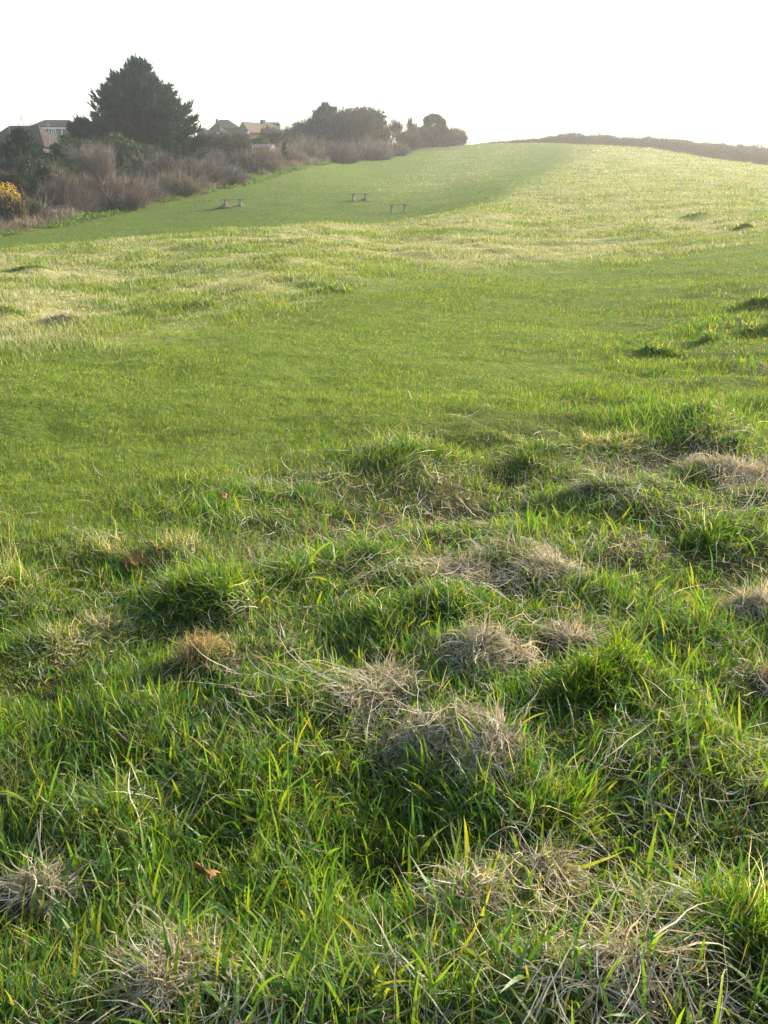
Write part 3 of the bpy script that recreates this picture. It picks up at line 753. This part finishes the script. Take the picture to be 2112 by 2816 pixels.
# gorse
def gorse(u, vtop, hw, d, label):
    o = broad(u, vtop, hw, d, label, (.05, .07, .02), (.10, .10, .035), 0, n=6500, bare=.35, name='gorse_bush', stems=3, cat='bush', leaf=(.08, .18))
    x, y, z0 = o.location; H = top_at(u, vtop, d) - z0; R = hw * d / FPX; k = 1500
    a = U(0, 6.283, k); e = np.arcsin(U(.1, 1, k)); rr_ = U(.7, 1.02, k); msk = vnoise(np.cos(a) * 4 + 3, np.sin(e) * 6, 4) > .42
    pos = np.stack([np.cos(a) * np.cos(e) * R * rr_, np.sin(a) * np.cos(e) * R * rr_, H * (.25 + .74 * np.sin(e) * rr_)], 1)[msk]; k = len(pos)
    c = cols2((.62, .38, .03), (.75, .52, .06), k); p = Pile()
    p.add(make_blades(pos, U(.06, .14, k), U(.05, .1, k), U(0, 6.28, k), U(0, 1.5, k), U(-.3, .3, k), c, c, 2, .1, .9, np.array([.7, 1, .4])))
    link('flowers', p.mesh('flowers', FOL), o)
gorse(10, 502, 44, 75, 'gorse bush with yellow flowers at the left edge')
thicket(75, 528, 34, 77, 'small olive brown bush right of the flowering gorse', (.10,.09,.045), (.17,.14,.08), 3500, (.3, .8), leafy=.25)
# bare thickets
th_list = [
 (575, 392, 40, 118, 'brown bush in the gap behind, between tall conifer and oval tree', 4500),
 (150, 446, 48, 86, 'purple brown bare bush standing highest at the left end of the thicket', 5000),
 (165, 480, 80, 83, 'wide low brown bush directly right of the small olive one', 6500),
 (235, 470, 66, 86, 'brown bare bush behind the bare sapling, left half', 5500),
 (330, 474, 60, 89, 'brown twiggy bush under the right end of the garden hedge', 5500),
 (300, 480, 75, 85, 'low dense brown bush at the foot of the bare sapling', 6500),
 (378, 500, 45, 90, 'pale grey brown bramble mound spilling on to the grass', 4200),
 (440, 418, 52, 96, 'brown bare bush in front of the right flank of the tall conifer', 6000),
 (500, 425, 52, 98, 'brown bare bush between the tall conifer and the oval tree, left one', 6000),
 (560, 440, 45, 101, 'brown bare bush between the tall conifer and the oval tree, right one', 4800),
 (470, 478, 62, 94, 'low tawny bramble mound on the grass edge below the tall conifer', 5500),
 (600, 462, 60, 103, 'low brown bramble mound below the oval tree', 5500),
 (690, 408, 55, 118, 'broad clipped looking brown scrub bush below and left of the grey shed roof', 6500),
 (728, 402, 44, 125, 'brown scrub bush directly in front of the grey shed roof', 5000),
 (775, 402, 55, 133, 'brown scrub bush below the tiny cone shaped conifer', 6000),
 (838, 404, 42, 143, 'dark twiggy scrub bush at the near end of the bank', 4500),
 (855, 375, 50, 150, 'reddish bare bush in front of the far tree group, left one', 4500),
 (930, 395, 45, 148, 'pale bare bush in front of the far tree group, centre', 4000),
 (1010, 372, 55, 160, 'large greyish bare bush in front of the far tree group, right one', 5500),
 (1075, 392, 38, 172, 'low bare bush where the scrub meets the crest of the field', 3500),
 (790, 345, 55, 165, 'hazy grey bare bush left of the far tree group', 5500),
]
for (u, vt, hw, d, lab, n) in th_list:
    k_ = rng.integers(3); tw_ = rng.uniform(.85, 1.2)
    c1_, c2_ = (((.15,.115,.085), (.33,.26,.19)), ((.17,.14,.08), (.38,.31,.19)), ((.13,.11,.085), (.28,.235,.19)))[k_]
    thicket(u, vt, hw, d, lab, tuple(q * tw_ for q in c1_), tuple(q * tw_ for q in c2_), n=n, leafy=(.06, .28, .14)[k_])
x, y = spot(278, 82); z0 = gz(x, y)
branchy(x, y, z0 - .05, top_at(278, 385, 82) - z0, .42, 'bare sapling with a thin trunk and fan of grey twigs', (.24, .19, .15), (.33, .27, .22), 'bare_tree', 4, .011, 4)
x, y = spot(410, 95); z0 = gz(x, y)
branchy(x, y, z0, top_at(378, 398, 95) - z0, .16, 'pair of pale bare stems leaning left at the foot of the tall conifer', (.3, .25, .2), (.4, .34, .28), 'bare_tree', 2, .009, 2, stems=2, lean=-.33)
# middle garden trees
broad(628, 352, 66, 126, 'oval dark olive tree with a visible trunk in front of the far houses', (.035,.05,.025), (.075,.085,.04), .22, n=12000, bare=.35, name='oval_tree', stems=1, nclump=34, leaf=(.12, .26))
broad(703, 366, 36, 133, 'bright green shrub right of the oval tree', (.07,.12,.03), (.16,.20,.05), .05, n=6000, bare=.05, name='green_shrub', stems=2, cat='bush')
conifer(782, 383, 11, 128, 'tiny cone shaped conifer beside the grey shed roof', cone=True, sprays=.3, prof=[(0,1),(.3,.95),(.7,.55),(1,.1)])
broad(760, 345, 48, 160, 'hazy dark tree right of the dark brick block', (.04,.055,.03), (.08,.08,.05), 0, n=6000, bare=.4, name='garden_tree', stems=2)
broad(835, 330, 52, 168, 'hazy round tree at the left foot of the far tree group', (.045,.06,.03), (.09,.09,.05), 0, n=7000, bare=.35, name='garden_tree', stems=2)
# far tree group
conifer(898, 268, 44, 170, 'pointed conifer at the left top of the far tree group', sprays=.5, prof=[(0,1),(.5,1.0),(.75,.75),(.9,.4),(1,.06)])
broad(905, 300, 62, 166, 'dark tree filling the left half of the far group', (.04,.055,.03), (.075,.085,.04), 0, n=11000, bare=.2, name='far_tree', stems=2, nclump=32)
broad(975, 278, 72, 168, 'twiggy topped tree, the tallest broad crown of the far group', (.05,.06,.035), (.10,.09,.06), 0, n=13000, bare=.45, name='far_tree', stems=2, nclump=34)
broad(1025, 292, 50, 172, 'rounded crown at the right end of the far group', (.05,.06,.035), (.10,.09,.06), 0, n=9000, bare=.4, name='far_tree', stems=2, nclump=30)
for (u, vt, hw, lab) in ((1100, 334, 20, 'thin wispy bare tree just right of the far tree group, left of two'), (1132, 332, 24, 'thin wispy bare tree just right of the far tree group, right of two')):
    x, y = spot(u, 190); z0 = gz(x, y)
    branchy(x, y, z0, top_at(u, vt, 190) - z0, .4, lab, (.14, .11, .09), (.2, .16, .13), 'bare_tree', 4, .014, 4)
broad(1118, 362, 34, 184, 'dark bush under the two wispy bare trees', (.045,.055,.035), (.085,.08,.055), 0, n=5000, bare=.5, name='hazy_bush', stems=3, cat='bush')
def arch_tree(u, vtop, d, label):
    x, y = spot(u, d); z0 = gz(x, y); H = top_at(u, vtop, d) - z0; R = 32 * d / FPX
    root = empty('arched_tree', (x, y, z0)); tag(root, label, 'tree'); limbs = []; cl = []
    for a in np.linspace(-25, 165, 15):
        t = math.radians(a + rng.normal(0, 5)); q = rng.uniform(.8, 1.15); cl.append((math.cos(t) * R * .56 * q + .05 * R, rng.normal(0, .12) * R, H * .74 + math.sin(t) * H * .17 * q, rng.uniform(.17, .28)))
    cl += [(.7 * R, 0, H * .6, .34), (.2 * R, 0, H * .56, .3), (.85 * R, 0, H * .45, .3), (-.55 * R, 0, H * .6, .3), (-.75 * R, 0, H * .5, .34), (-.4 * R, 0, H * .4, .38), (.1 * R, 0, H * .38, .4), (.5 * R, 0, H * .35, .4), (0, 0, H * .2, .5)]
    for c in cl: limbs.append(([(0, 0, 0), (c[0] * .5, 0, H * .3), (c[0], c[1], c[2])], [H * .014, H * .01, H * .003]))
    tubes('trunk', limbs, M_bark, root); p = Pile()
    for (cx_, cy_, cz_, s) in cl:
        k = int(rng.integers(220, 420)); v = rng.normal(0, 1, (k, 3)); v /= np.linalg.norm(v, axis=1)[:, None]; pos = np.array([cx_, cy_, cz_]) + v * (rng.random(k) ** .5)[:, None] * s * R
        dv = v + rng.normal(0, .6, (k, 3)); dv /= np.linalg.norm(dv, axis=1)[:, None]; c = cols2((.05, .055, .035), (.10, .09, .06), k)
        Ln = U(.25, .6, k); p.add(make_blades(pos, Ln, Ln * .5, np.arctan2(dv[:, 1], dv[:, 0]), np.arccos(np.clip(dv[:, 2], -1, 1)), U(-.3, .3, k), c, c, 2, .1, .9, np.array([.5, 1, .15])))
    link('crown', p.mesh('crown', FOL), root)
arch_tree(1192, 316, 197, 'tree whose crown makes an arch with sky showing through')
broad(1160, 352, 46, 196, 'round hazy bush left of the foot of the arched tree', (.05,.055,.035), (.10,.09,.06), 0, n=7000, bare=.5, name='hazy_bush', stems=3, cat='bush')
broad(1222, 355, 36, 200, 'round hazy bush right of the foot of the arched tree', (.05,.055,.035), (.10,.09,.06), 0, n=6000, bare=.5, name='hazy_bush', stems=3, cat='bush')
broad(1250, 359, 32, 204, 'last rounded bush on the crest before the open skyline', (.05,.055,.035), (.10,.09,.06), 0, n=5500, bare=.5, name='hazy_bush', stems=3, cat='bush')
# skyline hedge on the right
hedge([(1330,397,240),(1400,392,236),(1500,382,230),(1570,370,225),(1640,374,222),(1700,380,218),(1760,378,214),(1850,388,205),(1930,394,196),(2000,401,186),(2060,408,178),(2100,414,170),(2180,418,162),(2300,425,155)],
      0, 'long grey brown hedge running along the right skyline', (.10,.085,.06), (.17,.14,.10), 'skyline_hedge', 80000, .6, 2.4, (.10, .22), TWIG, .32, ((.13, .11, .08), (.2, .16, .12)), (.3, .8))
for (u, vt, lab) in ((2036, 380, 'thin bare sapling in the right skyline hedge, leftmost of the row'), (2052, 384, 'thin bare sapling in the skyline hedge, second from the left'), (2068, 388, 'thin bare sapling in the skyline hedge, middle of the row'),
                     (2083, 384, 'thin bare sapling in the skyline hedge, the tallest slender one'), (2105, 394, 'thin bare sapling in the skyline hedge, at the right edge')):
    d = 180; x, y = spot(u, d); z0 = gz(x, y)
    branchy(x, y, z0, top_at(u, vt, d) - z0, .25, lab, (.2, .16, .13), (.28, .23, .18), 'bare_tree', 3, .012, 3, group='bare saplings in the skyline hedge')

# fringe of dead stems and green weeds where scrub meets field (uncountable)
ev = [(-300,690),(0,640),(60,632),(140,618),(200,606),(300,585),(400,561),(520,536),(640,511),(750,478),(860,452),(960,434),(1060,420)]

epts = np.array([hit(u, v)[:2] for u, v in ev]); cum = np.concatenate([[0], np.cumsum(np.hypot(*np.diff(epts, axis=0).T))])
def fringe(name, label, n, off, cfun, L, wv, thr, cat, seed, mat, flop=.5):
    s = rng.random(n) * cum[-1]; o_ = rng.uniform(*off, n)
    X = np.interp(s, cum, epts[:, 0]) - o_ * .75; Y = np.interp(s, cum, epts[:, 1]) + o_ * .65
    m = fnoise(X * .35, Y * .35, seed, 2) > thr; X, Y = X[m], Y[m]; k = len(X); Z = ground(X, Y)
    hz = rng.random(k) * .5 * fnoise(X * .8, Y * .8, seed + 3, 2) * L[1]
    fac = np.clip(np.hypot(X, Y) / 95, .7, 1.8); c = cfun(k)
    p = Pile(); p.add(make_blades(np.stack([X, Y, Z + hz - .03], 1), U(*L, k), U(*wv, k) * fac, U(0, 6.28, k), np.abs(rng.normal(flop, .4, k)), U(0, 1.2, k), c, c, 3, .15, .9))
    tag(link(name, p.mesh(name, mat)), label, cat, kind='stuff')
fringe('dead_undergrowth', 'dry tan stems and dead brambles along the foot of the bushes', 60000, (-1.2, 5), lambda k: cols2((.28,.20,.14), (.48,.38,.27), k), (.3, .9), (.02, .05), .42, 'undergrowth', 201, TWIG)
fringe('green_undergrowth', 'low green weeds along the grassy edge of the thicket', 34000, (-2.2, 1.2), lambda k: cols2((.07,.15,.02), (.15,.25,.035), k), (.15, .42), (.05, .12), .47, 'weeds', 301, GRASS, .8)

# ------------------------------------------------------------------ houses
def box(V, Fq, x0, x1, y0, y1, z0, z1):
    k = len(V); V += [(x0,y0,z0),(x1,y0,z0),(x1,y1,z0),(x0,y1,z0),(x0,y0,z1),(x1,y0,z1),(x1,y1,z1),(x0,y1,z1)]
    Fq += [(k,k+3,k+2,k+1),(k+4,k+5,k+6,k+7),(k,k+1,k+5,k+4),(k+1,k+2,k+6,k+5),(k+2,k+3,k+7,k+6),(k+3,k,k+4,k+7)]
def part(name, boxes, mat, parent, bev=0.0):
    V, Fq = [], []
    for b in boxes: box(V, Fq, *b)
    me = bpy.data.meshes.new(name); me.from_pydata(V, [], Fq); me.materials.append(mat); o = link(name, me, parent)
    if bev: m = o.modifiers.new('bevel', 'BEVEL'); m.width = bev; m.segments = 1
    return o
def poly(name, V, Fs, mat, parent):
    me = bpy.data.meshes.new(name); me.from_pydata(V, [], Fs); me.materials.append(mat); me.update(); return link(name, me, parent)
def gable(name, x0, x1, y0, y1, ze, zr, mat, parent, axis='y', hip=0.0, over=.35, t=.18):
    """pitched roof slab with thickness; ridge along axis, hip = how far the ridge stops short of the ends"""
    x0 -= over; x1 += over; y0 -= over; y1 += over; xm, ym = (x0 + x1) / 2, (y0 + y1) / 2
    if axis == 'y': rid = [(xm, y0 + hip, zr), (xm, y1 - hip, zr)]; base = [(x0,y0,ze),(x1,y0,ze),(x1,y1,ze),(x0,y1,ze)]; Fs = [(0,1,4),(1,2,5,4),(2,3,5),(3,0,4,5)]
    else: rid = [(x0 + hip, ym, zr), (x1 - hip, ym, zr)]; base = [(x0,y0,ze),(x1,y0,ze),(x1,y1,ze),(x0,y1,ze)]; Fs = [(0,1,5,4),(1,2,5),(2,3,4,5),(3,0,4)]
    V = base + rid; low = [(x, y, z - t) for x, y, z in base]; n = len(V); V = V + low
    Fs = Fs + [(i, n + i, n + (i + 1) % 4, (i + 1) % 4) for i in range(4)] + [(n+3, n+2, n+1, n)]
    return poly(name, V, Fs, mat, parent)
def window(parent, x0, x1, z0, z1, y):
    f = part('window', [(x0,x1,y-.06,y,z0,z0+.09),(x0,x1,y-.06,y,z1-.09,z1),(x0,x0+.09,y-.06,y,z0+.09,z1-.09),(x1-.09,x1,y-.06,y,z0+.09,z1-.09),((x0+x1)/2-.04,(x0+x1)/2+.04,y-.05,y,z0+.09,z1-.09)], M_white, parent)
    part('pane', [(x0+.09,x1-.09,y-.03,y-.01,z0+.09,z1-.09)], M_glass, f); return f

def hroot(u, d, rz, label, name='house'):
    x, y = spot(u, d); z = float(zmac(x, y)); o = empty(name, (x, y, z), rz); tag(o, label, 'house'); return o, z
def hz(u, v, d, z): return top_at(u, v, d) - z
# brick house with the white gutter (left)
d = 185; px = d / FPX
h, z = hroot(150, d, math.radians(3), 'red brick house with a white gutter, two windows and a dark hipped roof')
ze = hz(150, 349, d, z); zr = hz(150, 337, d, z); w0, w1 = -49 * px, 55 * px
part('wall', [(w0, w1, 0, 7, -1, ze - .3)], M_brick, h)
gable('roof', w0, w1, 0, 7, ze + .12, zr + .6, M_tile, h, 'x', 1.6, .2)
part('gutter', [(w0 - .35, w1 + .3, -.42, -.22, ze - .32, ze - .08)], M_white, h)
part('downpipe', [(24 * px, 26.2 * px, -.12, -.002, 1.5, ze - .33)], M_white, h)
zt, zb = hz(150, 355, d, z), hz(150, 377, d, z)
window(h, -34 * px, -14 * px, zb, zt, -.003); window(h, -1 * px, 11 * px, zb, zt, -.003)
# roof of neighbour at the left edge
d = 150; px = d / FPX
h, z = hroot(20, d, math.radians(-6), 'house at the left edge with a big brown roof sloping down to the right')
ze = hz(20, 400, d, z); zr = hz(20, 341, d, z)
part('wall', [(-60 * px, 94 * px, 0, 8, -1, ze - .3)], M_brickd, h)
gable('roof', -60 * px, 96 * px, 0, 8, ze, zr, M_tile, h, 'x', 46 * px, .3)
# middle cluster
d = 205; px = d / FPX
h, z = hroot(563, d, 0, 'small house with a white downpipe just right of the tall conifer')
ze = hz(563, 362, d, z); part('wall', [(-16 * px, 8 * px, 0, 6, -1, ze)], M_brickd, h)
gable('roof', -16 * px, 8 * px, 0, 6, ze + .05, hz(563, 350, d, z), M_tile, h, 'x', .8, .2)
part('downpipe', [(2.0 * px, 4 * px, -.14, -.002, 1.0, ze - .15)], M_white, h)
h, z = hroot(590, 198, math.radians(-12), 'low brown roofed house with a bright gable corner, left of the peaked hipped roof'); d = 198; px = d / FPX
ze = hz(590, 364, d, z); part('wall', [(-20 * px, 16 * px, 0, 6, -1, ze - .2)], M_brickd, h)
gable('roof', -20 * px, 16 * px, 0, 6, ze, hz(590, 339, d, z), M_tile, h, 'x', 1.9, .25); part('fascia', [(11 * px, 18 * px, -.45, -.3, ze - .35, ze)], M_white, h)
d = 212; px = d / FPX
h, z = hroot(628, d, math.radians(14), 'house with the highest brown hipped roof in the far row')
ze = hz(628, 352, d, z); part('wall', [(-34 * px, 32 * px, 0, 9, -1, ze - .2)], M_brickd, h)
gable('roof', -34 * px, 32 * px, 0, 9, ze, hz(628, 325, d, z), M_tile, h, 'x', 1.9, .3, .2)
part('chimney', [(-22 * px, -17 * px, 3.9, 4.9, hz(628, 332, d, z) - .4, hz(628, 327, d, z) + .2)], M_brickd, h)
d = 192; px = d / FPX
h, z = hroot(682, d, math.radians(-32), 'house with a pale sunlit tiled roof and a white gable corner')
ze = hz(682, 362, d, z); zr = hz(682, 334, d, z)
part('wall', [(-28 * px, 6 * px, 0, 9, -1, ze - .1)], M_brickd, h)
poly('gable_wall', [(-28 * px, .02, ze - .12), (6 * px, .02, ze - .12), (-11 * px, .02, zr - .15), (-28 * px, .25, ze - .12), (6 * px, .25, ze - .12), (-11 * px, .25, zr - .15)], [(0,1,2),(5,4,3),(0,3,4,1),(1,4,5,2),(2,5,3,0)], M_brickd, h)
gable('roof', -28 * px, 6 * px, 0, 9, ze, zr, M_tilep, h, 'y', 0, .25)
part('fascia', [(2 * px, 10.5 * px, -.42, -.27, ze - .35, ze - .02)], M_white, h); part('chimney', [(-14 * px, -8 * px, 5, 6, zr - .5, zr + .6)], M_brickd, h)
d = 200; px = d / FPX
h, z = hroot(738, d, math.radians(4), 'dark brick block with a flat white edged roof and aerials')
ze = hz(738, 340, d, z); part('wall', [(-34 * px, 31 * px, 0, 9, -1, ze)], M_brickd, h)
part('roof', [(-35 * px, 32 * px, -.2, 9.2, ze + .002, ze + .16)], M_shed, h); part('fascia', [(-14 * px, 32 * px, -.28, -.203, ze + .0, ze + .28)], M_white, h)
window(h, 22 * px, 28 * px, ze - 1.6, ze - .4, -.003)
for q in (14, 28): 
    part('aerial', [(q*px-.04, q*px+.04, 2, 2.08, ze + .17, ze + 1.5), (q*px-.5, q*px+.5, 2.01, 2.05, ze + 1.3, ze + 1.36), (q*px-.35, q*px+.35, 2.01, 2.05, ze + 1.0, ze + 1.05)], M_metal, h)
# grey shed roof
d = 128; px = d / FPX
x, y = spot(715, d); z = float(zmac(x, y)); h = empty('shed', (x, y, z), math.radians(-6)); tag(h, 'garden shed whose pale grey roof shows above the brown scrub', 'shed')
ze = hz(715, 407, d, z); part('wall', [(-26 * px, 26 * px, 0, 3, -.5, ze - .16)], M_fence, h); gable('roof', -26 * px, 26 * px, 0, 3, ze, ze + .5, M_shed, h, 'x', 0, .15, .08)
# wooden fence panel behind bushes
d = 98; px = d / FPX; x, y = spot(417, d); z = gz(x, y); h = empty('garden_fence', (x, y, z), .1); tag(h, 'piece of tan wooden slat fence glimpsed between the hedge and brown bushes', 'fence')
zt = hz(417, 442, d, z); part('slats', [(-20*px + i * .16, -20*px + i * .16 + .11, 0, .03, 0, zt) for i in range(9)], M_fence, h); [part('rail', [(-20*px, 20*px - .1, .033, .08, zt * q, zt * q + .08)], M_fence, h) for q in (.3, .75)]
# poles
def pole(u, vt, d, r, label, name, cat, arms=()):
    x, y = spot(u, d); z = gz(x, y); H = top_at(u, vt, d) - z; h = empty(name, (x, y, z - .1)); tag(h, label, cat)
    tubes('mast' if name != 'lamp_post' else 'post', [([(0,0,0),(0,0,H*.5),(0,0,H)], [r, r * .8, r * .55])], M_pole if name != 'aerial_mast' else M_metal, h, 8)
    for (w, zz) in arms: part('crossarm', [(-w, w, -.03, .03, H - zz - .04, H - zz + .04)], M_metal, h)
pole(141, 333, 150, .13, 'pale utility pole rising in front of the brick house with the white gutter', 'utility_pole', 'pole', [(.3, .4)])
pole(35, 297, 152, .05, 'thin aerial mast rising behind the left conifer', 'aerial_mast', 'mast', [])
x, y = spot(84, 140); z0 = gz(x, y)
branchy(x, y, z0, top_at(84, 322, 140) - z0, .3, 'thin bare twiggy tree against the sky above the left roof', (.2, .16, .13), (.28, .23, .18), 'bare_tree', 3, .008, 2)

# ------------------------------------------------------------------ benches
V, Fq = [], []; box(V, Fq, -.85, .85, -.17, .17, .47, .53)
ME_SEAT = bpy.data.meshes.new('seat'); ME_SEAT.from_pydata(V, [], Fq); ME_SEAT.materials.append(M_plank)
v_, f_ = tube([(0, 0, -.15), (0, 0, .1), (0, 0, .3), (.02, 0, .468)], [.15, .11, .09, .13], 10)
ME_LEG = np_mesh('leg', v_, f_, M_stone, smooth=True)
def bench(u, v, label, rz, mounds, sc=1.0):
    x, y, d = hit(u, v); zb = gz(x, y)
    root = empty('bench', (x, y, zb), rz); tag(root, label, 'bench', 'plank benches on the mown grass'); root.scale = (sc, 1, 1)
    s_ = link('seat', ME_SEAT, root); b = s_.modifiers.new('bevel', 'BEVEL'); b.width = .012; b.segments = 2
    for sx, mr in zip((-.5, .5), mounds):
        gx_, gy_ = x + math.cos(rz) * sx, y + math.sin(rz) * sx
        link('leg', ME_LEG, root, (sx, 0, 0))
        if mr <= 0: continue
        V, Fq = [], []
        for r_ in range(6):
            for j in range(18):
                q = r_ / 5; t_ = 6.2832 * j / 18
                V.append((sx + math.cos(t_) * mr * q * 1.3 * (1 + .2 * math.sin(2 * t_ + sx)), math.sin(t_) * mr * q, gz(gx_, gy_) - zb + (1 - q) ** 1.4 * mr * .55 * (1 + .25 * math.sin(3 * t_)) - .02))
        for r_ in range(5):
            for j in range(18): Fq.append((r_*18+j, (r_+1)*18+j, (r_+1)*18+(j+1) % 18, r_*18+(j+1) % 18))
        link('earth_mound', np_mesh('earth_mound', np.array(V), np.array(Fq), M_earth, smooth=True), root)
bench(640, 570, 'plank bench set on two stumps in bare earth, leftmost of the three', math.radians(12), (.5, .36), 1.1)
bench(988, 553, 'plank bench with sagging split seat, farthest up the slope', math.radians(-3), (.3, .5), .95)
bench(1095, 584, 'plank bench nearest to the sunny crest, with two slim legs', math.radians(4), (0, 0), .9)

# ------------------------------------------------------------------ fallen leaves
M_leaf = solid('dry_leaf', (.28, .14, .05), (.18, .09, .03), 60, .6)
def leaf(u, v, size, rz, tilt, label, lift=.03, col=None):
    x, y, d = hit(u, v); z = gz(x, y) + lift
    V, Fq = [], []; nseg = 12
    for i in range(nseg + 1):
        t = i / nseg; wl = size * .36 * math.sin(math.pi * min(1, t * .97 + .03)) * (1 + .35 * math.sin(t * 19)); zc = size * .18 * math.sin(t * 3)
        for j, s in enumerate((-1, -.5, 0, .5, 1)): V.append(((t - .5) * size, wl * s, zc + abs(s) ** 1.3 * size * .16 + .01 * size * math.sin(7 * t + 3 * s)))
    for i in range(nseg):
        for j in range(4): k = i * 5 + j; Fq.append((k, k + 5, k + 6, k + 1))
    me = np_mesh('dead_leaf', np.array(V), np.array(Fq), col or M_leaf, smooth=True)
    o = link('dead_leaf', me, None, (x, y, z)); o.rotation_euler = (tilt, tilt * .6, rz); m = o.modifiers.new('thickness', 'SOLIDIFY'); m.thickness = .0006
    tag(o, label, 'leaf')
leaf(560, 2470, .085, 2.2, .7, 'rusty brown curled leaf lying in the dark grass at lower left', .075)
leaf(375, 1592, .13, .3, .35, 'brown leaf lying against the left foot of the ragged tussock', .03)
leaf(430, 1575, .10, 1.9, .5, 'dark brown leaf just right of the other one at the ragged tussock', .05)
leaf(618, 1425, .06, .6, .6, 'small orange brown leaf caught on top of the ragged tussock', .06)

# ------------------------------------------------------------------ haze
V, Fq = [], []; box(V, Fq, -4400, 4400, -4400, 4400, -75, 45)
me = bpy.data.meshes.new('haze'); me.from_pydata(V, [], Fq)
m, nt, out = newmat('haze'); pv = nt.nodes.new('ShaderNodeVolumePrincipled')
pv.inputs['Color'].default_value = (1, .98, .92, 1); pv.inputs['Density'].default_value = .0009; pv.inputs['Anisotropy'].default_value = .75
nt.links.new(pv.outputs[0], out.inputs['Volume']); me.materials.append(m)
tag(link('haze', me), 'pale sunlit haze in the air over the field', 'haze', kind='stuff')
